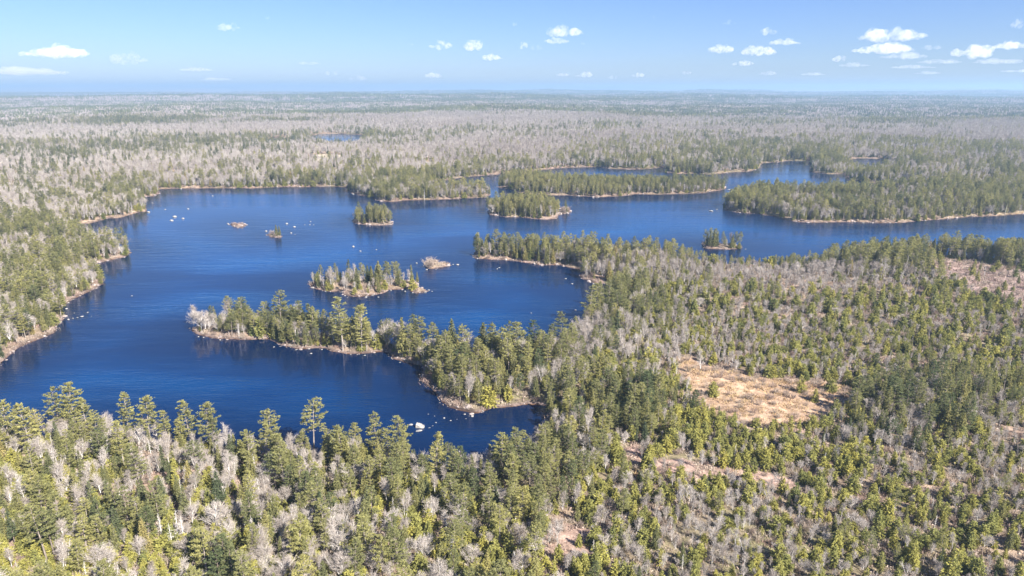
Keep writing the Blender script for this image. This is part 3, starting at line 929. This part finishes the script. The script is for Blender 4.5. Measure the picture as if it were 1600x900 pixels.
for a in (('pine', 492, 712, 1.18, 3, 0.55), ('pine', 120, 690, 0.92, 1, 0.6), ('pine', 140, 694, 0.95, 0, 0.7), ('pine', 95, 686, 0.85, 5, 0.45), ('pine', 203, 700, 1.05, 2, 0.6), ('pine', 235, 706, 1.1, 1, 0.65),
          ('pine', 300, 708, 1.05, 0, 0.55), ('pine', 330, 712, 1.05, 1, 0.5), ('pine', 425, 716, 0.95, 3, 0.6), ('pine', 590, 722, 0.95, 5, 0.5), ('pine', 625, 728, 0.95, 3, 0.5),
          ('pine', 680, 762, 1.0, 2, 0.8), ('pine', 52, 728, 1.15, 1, 0.8), ('pine', 20, 720, 1.1, 0, 0.75), ('pine', 75, 880, 1.0, 3, 0.35), ('pine', 100, 855, 0.95, 0, 0.4),
          ('pine', 440, 514, 0.95, 3, 0.35), ('pine', 531, 548, 1.15, 0, 0.6), ('pine', 563, 545, 1.0, 2, 0.75), ('spruce', 627, 556, 1.15, 1, 0.6), ('pine', 162, 446, 0.85, 1, 0.3),
          ('pine', 920, 500, 0.95, 0, 0.55), ('pine', 935, 497, 0.9, 2, 0.5), ('spruce', 755, 560, 1.1, 1, 0.2), ('spruce', 707, 562, 1.2, 0, 0.25), ('pine', 725, 562, 0.8, 3, 0.6),
          ('spruce', 590, 444, 0.95, 0, 0.7), ('spruce', 558, 449, 0.8, 2, 0.3), ('spruce', 545, 441, 0.95, 1, 0.2), ('spruce', 576, 441, 0.7, 2, 0.05), ('birch', 518, 448, 0.9, 0, 0.4), ('birch', 515, 446, 0.9, 1, 0.4),
          ('birch', 542, 446, 0.85, 2, 0.4), ('spruce', 640, 446, 0.75, 1, 0.5), ('fir', 646, 447, 1.2, 3, 0.95), ('birch', 612, 445, 0.6, 0, 0.4), ('maple', 607, 446, 0.6, 0, 0.4), ('spruce', 622, 443, 0.75, 4, 0.3),
          ('spruce', 427, 368, 0.55, 2, 0.5), ('spruce', 430, 369, 0.5, 0, 0.4), ('fir', 434, 369, 0.9, 1, 0.3), ('spruce', 885, 330, 0.75, 2, 0.4), ('shrub', 882, 331, 2.2, 1, 0.5), ('shrub', 889, 330, 2.0, 0, 0.3),
          ('shrub', 671, 412, 2.6, 0, 0.7), ('shrub', 673, 413, 2.2, 2, 0.6), ('spruce', 1120, 386, 0.85, 0, 0.4), ('spruce', 1114, 386, 0.8, 4, 0.3), ('spruce', 1107, 386, 0.55, 2, 0.4), ('spruce', 1124, 386, 0.6, 1, 0.3), ('spruce', 1148, 387, 0.5, 2, 0.4), ('spruce', 1152, 387, 0.45, 0, 0.5),
          ('spruce', 1574, 432, 0.85, 3, 0.5), ('fir', 762, 640, 1.4, 3, 1.0), ('fir', 48 + 1000, 700, 1.4, 1, 0.6), ('birch', 1095, 590, 0.8, 1, 0.9)):
    place(*a)

# far clumps
def far_clumps(r0, r1, cell, sc):
    X, Y = jitter_ring(r0, r1, cell)
    Z = height(X, Y)
    m1 = fbm(X, Y, 520.0, 4, 71); m2 = fbm(X * 0.35, Y, 1500.0, 4, 81)
    darkp = sstep(-0.02, 0.22, m1 * 0.6 + m2 * 0.8)
    isd = rng.random(len(X)) < darkp * 0.42 + 0.03
    for k, m in (('clump_dark', isd), ('clump_pale', ~isd)):
        n = int(m.sum())
        P[k].append(np.stack([X[m], Y[m], Z[m] - 0.5, rng.uniform(0.9, 1.15, n) * sc, rng.uniform(0, 6.283, n), rng.integers(0, 3, n), np.clip(rng.normal(0.5, 0.25, n), 0, 1)], 1))


far_clumps(2050, 4200, 29, 0.85)
far_clumps(4200, 10000, 56, 1.5)

# ground scrub and dead grass
X, Y = jitter_ring(74, 420, 2.6)
d = shore_dist(X, Y); m = (d > 1.0) & (rng.random(len(X)) < 0.75); X, Y, d = X[m], Y[m], d[m]
Z = height(X, Y, d)
mm = inside(Z_MARSH, X, Y) | inside(Z_TRACK, X, Y)
for p in Z_PATCHES: mm |= inside(p, X, Y) & (rng.random(len(X)) < 0.4)
for k, m in (('brush', ~mm), ('tuft', mm)):
    n = int(m.sum()); P[k].append(np.stack([X[m], Y[m], Z[m], rng.uniform(0.6, 1.3, n), rng.uniform(0, 6.283, n), rng.integers(0, 2, n), rng.random(n)], 1))
for k in P: P[k] = np.concatenate(P[k])

# ------------------------------------------------------------------ masses: one object of points that carry the shapes
def points_object(name, kind, rows):
    protos = bpy.data.collections.new(name + "_shapes")
    for i, (j, _t, _c) in enumerate(PROTO[kind]):
        protos.objects.link(bpy.data.objects.new(f"{kind}_{i:02d}", j))
    me = bpy.data.meshes.new(name)
    me.vertices.add(len(rows)); me.vertices.foreach_set("co", rows[:, :3].astype(np.float32).ravel())
    for an, ty, val in (("rot", 'FLOAT_VECTOR', np.stack([rng.normal(0, 0.035, len(rows)), rng.normal(0, 0.035, len(rows)), rows[:, 4]], 1)),
                        ("scl", 'FLOAT_VECTOR', np.stack([rows[:, 3] * rng.uniform(0.88, 1.12, len(rows)), rows[:, 3] * rng.uniform(0.88, 1.12, len(rows)), rows[:, 3]], 1)),
                        ("var", 'INT', rows[:, 5].astype(np.int32)), ("tint", 'FLOAT', rows[:, 6])):
        at = me.attributes.new(an, ty, 'POINT')
        at.data.foreach_set("vector" if ty == 'FLOAT_VECTOR' else "value", np.ascontiguousarray(val if ty == 'INT' else val.astype(np.float32)).ravel())
    o = new_obj(name, me)
    ng = bpy.data.node_groups.new(name, 'GeometryNodeTree')
    ng.interface.new_socket("Geometry", in_out='INPUT', socket_type='NodeSocketGeometry')
    ng.interface.new_socket("Geometry", in_out='OUTPUT', socket_type='NodeSocketGeometry')
    N = ng.nodes; L = ng.links
    gi = N.new("NodeGroupInput"); go = N.new("NodeGroupOutput")
    ip = N.new("GeometryNodeInstanceOnPoints"); ci = N.new("GeometryNodeCollectionInfo")
    ci.inputs["Collection"].default_value = protos
    ci.inputs["Separate Children"].default_value = True
    ci.inputs["Reset Children"].default_value = True
    L.new(gi.outputs[0], ip.inputs["Points"]); L.new(ci.outputs[0], ip.inputs["Instance"])
    ip.inputs["Pick Instance"].default_value = True

    def na_(nm, ty):
        q = N.new("GeometryNodeInputNamedAttribute"); q.data_type = ty; q.inputs[0].default_value = nm; return q.outputs[0]
    L.new(na_("var", 'INT'), ip.inputs["Instance Index"])
    L.new(na_("rot", 'FLOAT_VECTOR'), ip.inputs["Rotation"])
    L.new(na_("scl", 'FLOAT_VECTOR'), ip.inputs["Scale"])
    L.new(ip.outputs[0], go.inputs[0])
    md = o.modifiers.new("shapes", 'NODES'); md.node_group = ng
    return o


# ------------------------------------------------------------------ single trees: the 300 of each kind that show largest
WORDS = {
 'pine': ('pine_tree', 'pine', [(0.36, 'dark green'), (0.62, 'olive green'), (1.1, 'yellow-green')], [(11.0, 'low'), (13.6, 'medium'), (99, 'tall')], 'pines of the near forest'),
 'spruce': ('spruce_tree', 'spruce', [(0.36, 'dark'), (0.66, 'olive'), (1.1, 'tawny green')], [(7.0, 'short'), (9.6, 'medium'), (99, 'tall')], 'spruces of the near forest'),
 'fir': ('fir_tree', 'young fir', [(0.36, 'deep green'), (0.66, 'green'), (1.1, 'bright yellow-green')], [(3.6, 'small'), (5.0, 'medium'), (99, 'big')], 'young firs of the near forest'),
 'birch': ('birch_tree', 'bare birch', [(0.36, 'grey-brown'), (0.66, 'pinkish grey'), (1.1, 'pale grey')], [(6.5, 'short'), (8.6, 'medium'), (99, 'tall')], 'leafless birches of the near forest'),
 'maple': ('maple_tree', 'bare maple', [(0.36, 'grey-brown'), (0.66, 'pinkish grey'), (1.1, 'pale grey')], [(5.5, 'small'), (7.2, 'medium'), (99, 'broad')], 'leafless maples of the near forest'),
 'snag': ('dead_tree', 'dead tree', [(1.1, 'bleached')], [(6.5, 'short'), (8.5, 'medium'), (99, 'tall')], 'dead standing trees'),
 'shrub': ('shrub', 'bare shrub', [(0.36, 'reddish'), (0.66, 'tan'), (1.1, 'straw-coloured')], [(2.2, 'low'), (2.9, 'medium'), (99, 'large')], 'leafless shrubs of the near forest'),
}
MASS = {
 'pine': ('pine_forest', "pines standing farther off in the forest around the lake", 'forest'),
 'spruce': ('spruce_forest', "spruces standing farther off on shores and islands", 'forest'),
 'fir': ('fir_thicket', "young firs crowded among the other trees farther off", 'thicket'),
 'birch': ('birch_forest', "leafless grey birches spread through the forest farther off", 'forest'),
 'maple': ('maple_forest', "leafless round maples spread through the forest farther off", 'forest'),
 'snag': ('dead_wood', "bleached dead trees scattered through the forest farther off", 'forest'),
 'shrub': ('shrub_cover', "low leafless scrub filling the gaps between trees", 'scrub'),
 'brush': ('undergrowth', "brown knee-high undergrowth on the forest floor", 'undergrowth'),
 'tuft': ('dead_grass', "golden dead grass covering the open clearing and track", 'grass'),
 'clump_dark': ('distant_conifer_forest', "dark conifer stands on the distant low hills", 'forest'),
 'clump_pale': ('distant_leafless_forest', "pinkish leafless woods on the distant low hills", 'forest'),
}


def pick(table, v):
    for lim, w in table:
        if v <= lim: return w
    return table[-1][1]


def where(px, py):
    """a phrase for the place of a tree's foot in the scene"""
    if py > 835: row = 'at the bottom edge'
    elif py > 785: row = 'in the lowest rows'
    elif py > 745: row = 'in the near forest'
    elif py > 690: row = 'near the near shore' if px < 860 else 'on the near flat'
    elif py > 640: row = 'by the cove' if px < 900 else 'level with the clearing'
    elif py > 560: row = 'on the peninsula' if px < 860 else 'around the golden clearing'
    elif py > 500: row = 'along the wooded spit' if px < 700 else 'behind the cove point'
    elif py > 400: row = 'west of the lake' if px < 300 else ('on the rocky island' if px < 700 else 'on the far flat')
    else: row = 'across the lake'
    cols = ['far left corner', 'left side', 'left of centre', 'just left of centre', 'just right of centre', 'right of centre', 'right side', 'far right']
    c = cols[int(min(max(px, 0), 1599) // 200)]
    return row, c


ORD = ['first', 'second', 'third', 'fourth', 'fifth', 'sixth', 'seventh', 'eighth', 'ninth', 'tenth', 'eleventh', 'twelfth']
LIM = {'pine': 300, 'spruce': 300, 'fir': 300, 'birch': 300, 'maple': 250, 'snag': 120, 'shrub': 250}
for kind in PROTO:
    rows = P[kind]
    if kind in WORDS:
        name, noun, tints, sizes, grp = WORDS[kind]
        px, py, f = proj(rows[:, 0], rows[:, 1], rows[:, 2])
        Hm = BASEH[kind] * rows[:, 3]
        ptx, pty, _ = proj(rows[:, 0], rows[:, 1], rows[:, 2] + Hm * 0.6)
        vis = (ptx > 4) & (ptx < 1596) & (pty < 893) & (rows[:, 1] > 0)
        size = np.where(vis, Hm / f, -1)
        order = np.argsort(-size)
        chosen = [i for i in order[:LIM[kind]] if size[i] > 0]
        cells = {}
        for i in chosen:
            w = where(px[i], py[i])
            key = (pick(sizes, Hm[i]), pick(tints, rows[i, 6]), w)
            cells.setdefault(key, []).append(i)
        labels = {}
        for key, ii in cells.items():
            sz, tn, (rw, cl) = key
            ii = sorted(ii, key=lambda q: px[q])
            for q, i in enumerate(ii):
                base_l = f"{sz} {tn} {noun} {rw}, {cl}"
                if len(ii) == 1: labels[i] = base_l
                elif q == len(ii) - 1: labels[i] = f"rightmost {base_l}"
                elif q == 0: labels[i] = f"leftmost {base_l}"
                else: labels[i] = f"{ORD[q] if q < 12 else str(q + 1) + 'th'} {base_l}"
        for i in chosen:
            x, y, z, s, rz, vr, tn = rows[i]
            j, tm, cm = PROTO[kind][int(vr)]
            e = new_obj(name, None, None, (x, y, z))
            e.empty_display_size = 0.3
            e.rotation_euler = (rng.normal(0, 0.03), rng.normal(0, 0.03), rz)
            e.scale = (s * rng.uniform(0.9, 1.1), s * rng.uniform(0.9, 1.1), s)
            tag(e, labels[i], noun.split()[-1] if kind in ('shrub',) else 'tree', grp)
            for nm, me in (("trunk" if kind != 'shrub' else "stem", tm), ("crown" if kind != 'snag' else "branch", cm)):
                c = new_obj(nm, me, e); c["tint"] = float(tn)
        rest = np.ones(len(rows), bool); rest[chosen] = False
        rows = rows[rest]
    nm, lb, ct = MASS[kind]
    tag(points_object(nm, kind, rows), lb, ct, None, "stuff")

# ------------------------------------------------------------------ boulders
def rock_mesh(name, seed, m, flat=0.6, sub=2):
    rg = np.random.default_rng(seed)
    import bmesh
    bm = bmesh.new(); bmesh.ops.create_icosphere(bm, subdivisions=sub, radius=1.0)
    nrm = unit(rg.normal(size=(9, 3))); off = rg.uniform(0.55, 0.95, 9)
    for v in bm.verts:
        p = np.array(v.co)
        for n_, o_ in zip(nrm, off):
            e = p @ n_ - o_
            if e > 0: p = p - n_ * e * 0.9
        p = p * (1 + 0.05 * rg.normal())
        v.co = (p[0], p[1], p[2] * flat)
    me = bpy.data.meshes.new(name); bm.to_mesh(me); bm.free(); me.materials.append(m)
    return me


ROCKS = [rock_mesh("boulder", 20 + i, M_ROCK, 0.55 + 0.1 * (i % 3)) for i in range(6)]
# the great split boulder of the near cove
import bmesh
bm = bmesh.new()
pts = [(-1.0, -0.5, -0.3), (0.9, -0.55, -0.3), (1.15, 0.45, -0.3), (-0.9, 0.6, -0.3),
       (-0.85, -0.35, 0.95), (0.1, -0.5, 0.55), (0.95, -0.3, 0.5), (1.05, 0.3, 0.62), (0.1, 0.45, 0.95), (-0.8, 0.45, 1.15)]
for p in pts: bm.verts.new(p)
bmesh.ops.convex_hull(bm, input=bm.verts)
bmesh.ops.subdivide_edges(bm, edges=bm.edges, cuts=2, use_grid_fill=True)
for v in bm.verts:
    v.co += Vector(np.random.default_rng(int(abs(v.co.x * 999 + v.co.y * 77 + v.co.z * 55))).normal(size=3) * 0.025)
big_me = bpy.data.meshes.new("great_boulder"); bm.to_mesh(big_me); bm.free(); big_me.materials.append(M_ROCK)

# px, py, width px, label
RK = [
 (642,663,9,"flat white boulder just off the great angular boulder"), (655,672,13,"low slanting white slab in front of the great boulder"),
 (632,661,3,"tiny pale stone farthest out beside the great boulder"), (671,668,5,"small white rock right beside the slanting slab"), (676,665,4,"small white rock behind the one beside the slab"),
 (681,660,4,"white rock at the inner end of the boulder row in the cove"), (669,647,3,"tiny white stone alone behind the great boulder"), (679,650,2.5,"speck of rock between the great boulder and the point"),
 (694,653,5,"white rock standing midway across the cove mouth"), (704,657,4,"reddish low rock midway across the cove mouth"), (728,654,3.5,"small white rock beside the round boulder"),
 (738,650,7,"round white boulder below the peninsula point"), (726,647,5,"flat pale rock touching the peninsula point"), (733,650,2.5,"tiny stone between flat rock and round boulder"), (714,655,2.5,"tiny stone west of the round boulder"),
 (753,644,3,"small pale rock on the inner side of the peninsula point"),
 (104,482,6,"pale rock close to the western shore"), (116,489,3,"small stone off the western shore"), (137,488,4,"small white rock outermost of the western rock line"), (128,494,7,"biggest white rock of the western rock line"),
 (121,496,4,"pale rock second in the western rock line"), (114,497,4,"pale rock third in the western rock line"), (107,499,5,"pale rock nearest shore in the western rock line"), (143,494,2.5,"tiny stone beyond the western rock line"), (206,462,4,"lone white rock in open western water"),
 (107,473,4,"low rock at the foot of the western bank"),
 (232,331,7,"pale flat rock off the wooded western headland"), (258,327,4,"small dark-sided rock off the western headland"), (268,344,7,"brightest white rock of the northwestern group"), (273,338,9,"long low rock of the northwestern group"),
 (286,341,6,"low pale rock east of the northwestern group"), (294,326,5,"white rock alone in the northwest"), (283,295,4,"small white rock under the north shore"), (332,306,4,"small rock off the north shore"), (238,317,3,"faint rock in the northwestern bay"),
 (356,349,4,"white rock beside the low reef"), (386,351,4,"pale rock at the east end of the reef"),
 (448,349,6,"white rock northeast of the single-tree islet"), (460,354,6,"flat white rock northeast of the single-tree islet"), (485,346,3.5,"tiny rock of the middle cluster"), (484,351,3.5,"tiny white rock in the centre of the middle cluster"), (476,351,2.5,"faint rock of the middle cluster"),
 (490,351,2.5,"faint easternmost rock of the middle cluster"), (455,364,4,"low rock just east of the single-tree islet"), (461,366,2.5,"speck of rock east of the single-tree islet"), (416,361,5,"white rock beside the single-tree islet"),
 (552,385,6,"dark-topped low rock in mid lake"), (563,392,5,"white rock in mid lake"), (588,390,3.5,"small white rock east in mid lake"),
 (552,303,4,"white rock by the tip of the northern headland"), (647,311,4,"white rock under the northern peninsula"), (761,308,4,"white rock at the end of the northern peninsula"),
 (489,449,7,"pale rock at the west end of the rocky island"), (509,455,4,"flat rock before the rocky island"), (539,462,4,"pale rock west of the rocky island's front point"), (543,465,3.5,"small rock off the front point of the rocky island"),
 (572,464,6,"large white rock on the front point of the rocky island"), (582,461,5,"white rock along the front point of the rocky island"), (591,464,5,"white rock alone before the rocky island"), (611,454,3,"small rock in front of the rocky island's shore"),
 (633,455,4,"pale rock between the rocky island and its tail"), (656,456,6,"white rock on the rocky tail"), (665,456,6,"largest white rock of the rocky tail"), (670,453,5,"white rock at the outer tail end"), (675,455,4,"outermost rock of the tail"), (652,453,4,"pale rock in the tail's middle"), (645,457,4,"low rock at the tail's inner end"),
 (667,421,5,"white rock at the west foot of the treeless islet"), (715,413,7,"white rock east of the treeless islet"), (708,413,4,"dark rock between the treeless islet and the white one"), (651,411,4,"faint rock west of the treeless islet"), (681,421,3,"small rock under the treeless islet"),
 (736,397,4,"white rock off the tip of the near wooded headland"), (746,404,4,"pale rock at the foot of the near headland tip"), (780,418,4,"faint rock in front of the near headland"), (777,420,3,"speck of rock before the near headland"),
 (884,435,5,"white rock inside the eastern cove"), (894,443,5,"second white rock inside the eastern cove"), (899,484,5,"pale rock along the eastern cove's shore"), (830,489,3,"small rock alone in the eastern cove"), (953,454,4,"white rock at the head of the eastern cove"), (968,447,5,"white rock under the trees at the cove head"), (927,443,4,"white rock on the shore of the cove point"),
 (1111,329,8,"dark low rock off the right-hand peninsula tip"), (1120,327,4,"small rock beside the low one off the right-hand peninsula"), (1349,348,5,"white rock on the right-hand peninsula shore"), (1335,346,4,"pale rock beside the white one on the peninsula shore"),
 (935,308,4,"white rock before the long island"), (927,309,3,"small rock before the long island"), (905,306,4,"pale rock on the long island's shore"), (1139,296,6,"rock off the east end of the long island"),
 (1186,259,4,"pale rock in the far channel"), (887,259,5,"pale sandy rock at the head of the far channel"), (1165,389,4,"rock off the flat grassy islet"), (428,542,4,"pale rock beside the spit"), (486,552,5,"white rock under the trees of the spit"), (344,531,4,"white rock at the spit's outer shore"),
 (310,526,4,"white rock near the spit's tip"), (318,527,4,"small rock under the spit's tip"), (483,545,5,"white rock on the spit's middle shore"), (503,546,4,"small rock on the spit's middle shore"), (625,566,4,"white rock where the spit widens"),
 (570,555,5,"white rock at the edge of the spit's broad stony shore"), (548,554,4,"pale stone at the west end of the spit's stony shore"), (463,546,6,"pale slab on the spit's shore"),
]
rr2 = random.Random(3)
protoR = {}
x, y = unproj(656, 668, 0)
o = new_obj("boulder", big_me, None, (float(x), float(y), 0)); o.scale = (1.1, 0.95, 1.05); o.rotation_euler = (0, 0, R(-8))
tag(o, "great angular white boulder standing in the near cove", "boulder", "boulders standing in the lake")
for (px, py, w, lb) in RK:
    x, y = unproj(px, py + w * 0.12, 0.0); x = float(x); y = float(y)
    f = float(proj(np.array([x]), np.array([y]), np.array([0.0]))[2][0])
    s = w * f / FPX * 0.42
    o = new_obj("boulder", ROCKS[rr2.randrange(6)], None, (x, y, s * 0.12))
    o.scale = (s, s * rr2.uniform(0.6, 0.9), s * rr2.uniform(0.55, 0.95)); o.rotation_euler = (0, 0, rr2.uniform(-0.5, 0.5))
    if 'slab' in lb: o.scale = (s, s * 0.55, s * 0.35); o.rotation_euler = (0, 0, R(28))
    tag(o, lb, "boulder", "boulders standing in the lake")

# loose stones along the shores
sx_, sy_ = [], []
for poly in W_POLYS[:1] + list(I_POLYS.values()):
    q = np.roll(poly, -1, 0)
    for a, b in zip(poly, q):
        L_ = np.hypot(*(b - a)); r_ = np.hypot(*((a + b) / 2))
        if r_ > 1100 or L_ > 400: continue
        nn = int(L_ * (1.1 if r_ < 500 else 0.5))
        t = rng.random(nn)[:, None]; p = a + (b - a) * t + rng.normal(size=(nn, 2)) * 1.5
        sx_.append(p[:, 0]); sy_.append(p[:, 1])
X = np.concatenate(sx_); Y = np.concatenate(sy_)
d = shore_dist(X, Y); m = (d > -0.9) & (d < 2.2) & (Y > 60); X, Y, d = X[m], Y[m], d[m]
Z = np.maximum(height(X, Y, d), 0)
s = 0.25 * rng.pareto(2.2, len(X)) + 0.25; s = np.minimum(s, 1.4)
PROTO['stone'] = [(rock_mesh("stone", 60 + i, M_ROCKB if i < 2 else M_ROCK, 0.6, 1), None, None) for i in range(3)]
rows = np.stack([X, Y, Z, s, rng.uniform(0, 6.283, len(X)), rng.choice([0, 1, 2], len(X), p=[0.51, 0.45, 0.04]), rng.random(len(X))], 1)
tag(points_object("shore_stones", 'stone', rows), "pinkish and white stones strewn along the waterline", "stones", None, "stuff")

# ------------------------------------------------------------------ clouds: closed puffs of thin vapour high above the land
def cloud_material(name, top):
    m, nt, out = mat(name)
    N = nt.nodes; L = nt.links
    v = N.new("ShaderNodeVolumePrincipled")
    v.inputs["Color"].default_value = (1, 1, 1, 1); v.inputs["Anisotropy"].default_value = 0.0
    geo = N.new("ShaderNodeNewGeometry")
    no = N.new("ShaderNodeTexNoise"); no.inputs["Scale"].default_value = 0.0065; no.inputs["Detail"].default_value = 4; no.inputs["Roughness"].default_value = 0.65
    L.new(geo.outputs["Position"], no.inputs["Vector"])
    mr = N.new("ShaderNodeMapRange"); mr.inputs[1].default_value = 0.42; mr.inputs[2].default_value = 0.62
    mr.inputs[3].default_value = 0.0; mr.inputs[4].default_value = top
    L.new(no.outputs[0], mr.inputs[0]); L.new(mr.outputs[0], v.inputs["Density"])
    L.new(v.outputs[0], out.inputs["Volume"])
    return m


M_CLOUD = cloud_material("cloud_vapour", 0.0030)
M_VEIL = cloud_material("thin_cloud_vapour", 0.0011)
# px centre, py of the base, width px, height px, description
CL = [(357,45,38,12,"small bright puff high on the left"), (420,29,14,5,"faint scrap of cloud high left of centre"), (95,86,95,20,"long flat cloud at the far left"), (200,96,60,18,"soft cloud low on the left"), (40,115,110,14,"thin low bank at the far left edge"),
 (305,110,50,7,"thin streak of cloud over the left horizon"), (340,125,50,6,"low thin cloud above the left horizon"), (482,100,34,6,"thin low cloud left of centre"), (518,116,22,8,"small faint cloud over the horizon left of centre"), (560,124,28,8,"faint cloud just above the horizon"),
 (641,70,10,5,"tiny cloud left of the centre pair"), (690,74,36,13,"left cloud of the centre pair"), (739,75,44,17,"right cloud of the centre pair"), (767,92,34,10,"slanted small cloud under the centre pair"), (676,120,28,8,"small low cloud right of centre"),
 (805,39,12,6,"tiny cloud high near the centre"), (882,53,58,19,"twin-topped cloud right of centre"), (868,66,40,10,"flat cloud under the twin-topped one"), (817,74,22,11,"small puff left of the twin-topped cloud"), (837,76,20,8,"faint puff beside the small puff"),
 (910,69,8,4,"speck of cloud beside the flat one"), (880,118,20,6,"small low cloud in the horizon row"), (915,119,30,9,"wider low cloud in the horizon row"), (958,122,16,6,"faint low cloud in the horizon row"), (998,119,20,7,"small bright low cloud in the horizon row"), (1073,115,18,6,"thin low cloud of the horizon row right of centre"),
 (1024,27,12,6,"faint scrap high right of centre"), (1140,37,20,8,"faint round puff high on the right"), (1126,80,48,15,"bright oval cloud on the right"), (1188,83,62,16,"long bright cloud beside the oval one"), (1198,52,30,12,"small bright cloud above the long one"), (1224,68,50,11,"flat cloud above the long bright one"),
 (1160,101,34,8,"small flat cloud under the bright pair"), (1200,116,30,7,"low pale cloud on the right horizon"), (1390,60,98,26,"large bright sloping cloud at the right"), (1388,80,92,16,"long flat cloud under the large sloping one"), (1310,94,28,9,"small bright cloud low on the right"), (1335,103,44,7,"thin streak under the small bright one"),
 (1415,90,66,12,"flat pale cloud low on the right"), (1455,76,34,8,"faint cloud between the large ones"), (1522,86,76,20,"large puffy cloud near the right edge"), (1580,74,56,13,"cloud running out at the right edge"), (1470,98,60,8,"thin layer beneath the puffy cloud"), (1425,106,60,6,"thin streak over the right horizon"), (1560,98,70,9,"thin pale layer at the right edge"),
 (1450,115,40,5,"faint low streak at the right horizon"), (1592,40,20,16,"cloud scrap at the upper right edge"), (1270,117,40,5,"faint streak low on the right"), (1600,112,60,5,"faint low streak at the right edge")]


def cloud_mesh(seed, w, h, dep, mm_):
    """a heap of lumps with a flat underside, closed surface"""
    rg = np.random.default_rng(seed)
    bm = bmesh.new()
    n = int(np.clip(w / h * 3, 5, 14))
    for i in range(n):
        x = rg.uniform(-0.5, 0.5); y = rg.uniform(-0.4, 0.4)
        env = math.sqrt(max(0.05, 1 - (2 * x) ** 2))
        rx = w * rg.uniform(0.11, 0.2); rz = h * env * rg.uniform(0.3, 0.55)
        mtx = Matrix.Translation((x * w * 0.82, y * dep, rz * 0.55)) @ Matrix.Diagonal((rx, dep * rg.uniform(0.18, 0.3), rz, 1))
        bmesh.ops.create_icosphere(bm, subdivisions=3, radius=1.0, matrix=mtx)
    me = bpy.data.meshes.new("cloud"); bm.to_mesh(me); bm.free()
    me.materials.append(mm_)
    return me


for i, (px, py, w, h, lb) in enumerate(CL):
    b = (450 - py) / FPX
    dy = CP + b * SP; dz = -SP + b * CP
    alt = 1500.0
    t = (alt - CAM_H) / dz
    x = (px - 800) / FPX * t; y = dy * t
    Wm = w / FPX * t; Hm = h / FPX * t
    me = cloud_mesh(1000 + i, Wm, Hm, max(Wm * 0.45, Hm), M_VEIL if any(q in lb for q in ('faint', 'thin', 'soft', 'pale')) else M_CLOUD)
    o = new_obj("cloud", me, None, (x, y, alt))
    md = o.modifiers.new("merge", 'REMESH'); md.mode = 'VOXEL'; md.voxel_size = Wm / 60
    tx = bpy.data.textures.new("cloud_lumps", 'CLOUDS'); tx.noise_scale = Hm * 0.55; tx.noise_depth = 3
    dm = o.modifiers.new("lumps", 'DISPLACE'); dm.texture = tx; dm.strength = Hm * 0.5; dm.mid_level = 0.5; dm.texture_coords = 'LOCAL'
    tag(o, lb, "cloud", "fair weather clouds")

# ------------------------------------------------------------------ haze
m, nt, out = mat("haze_air")
v = nt.nodes.new("ShaderNodeVolumePrincipled")
v.inputs["Color"].default_value = (0.44, 0.66, 0.88, 1)
v.inputs["Density"].default_value = 0.00018
v.inputs["Anisotropy"].default_value = 0.2
nt.links.new(v.outputs[0], out.inputs["Volume"])
bm = bmesh.new(); bmesh.ops.create_cube(bm, size=1.0)
me = bpy.data.meshes.new("haze"); bm.to_mesh(me); bm.free(); me.materials.append(m)
o = new_obj("haze", me, None, (0, 0, 76)); o.scale = (84000, 84000, 162)
tag(o, "pale blue air that fades the far hills", None, None, "stuff")
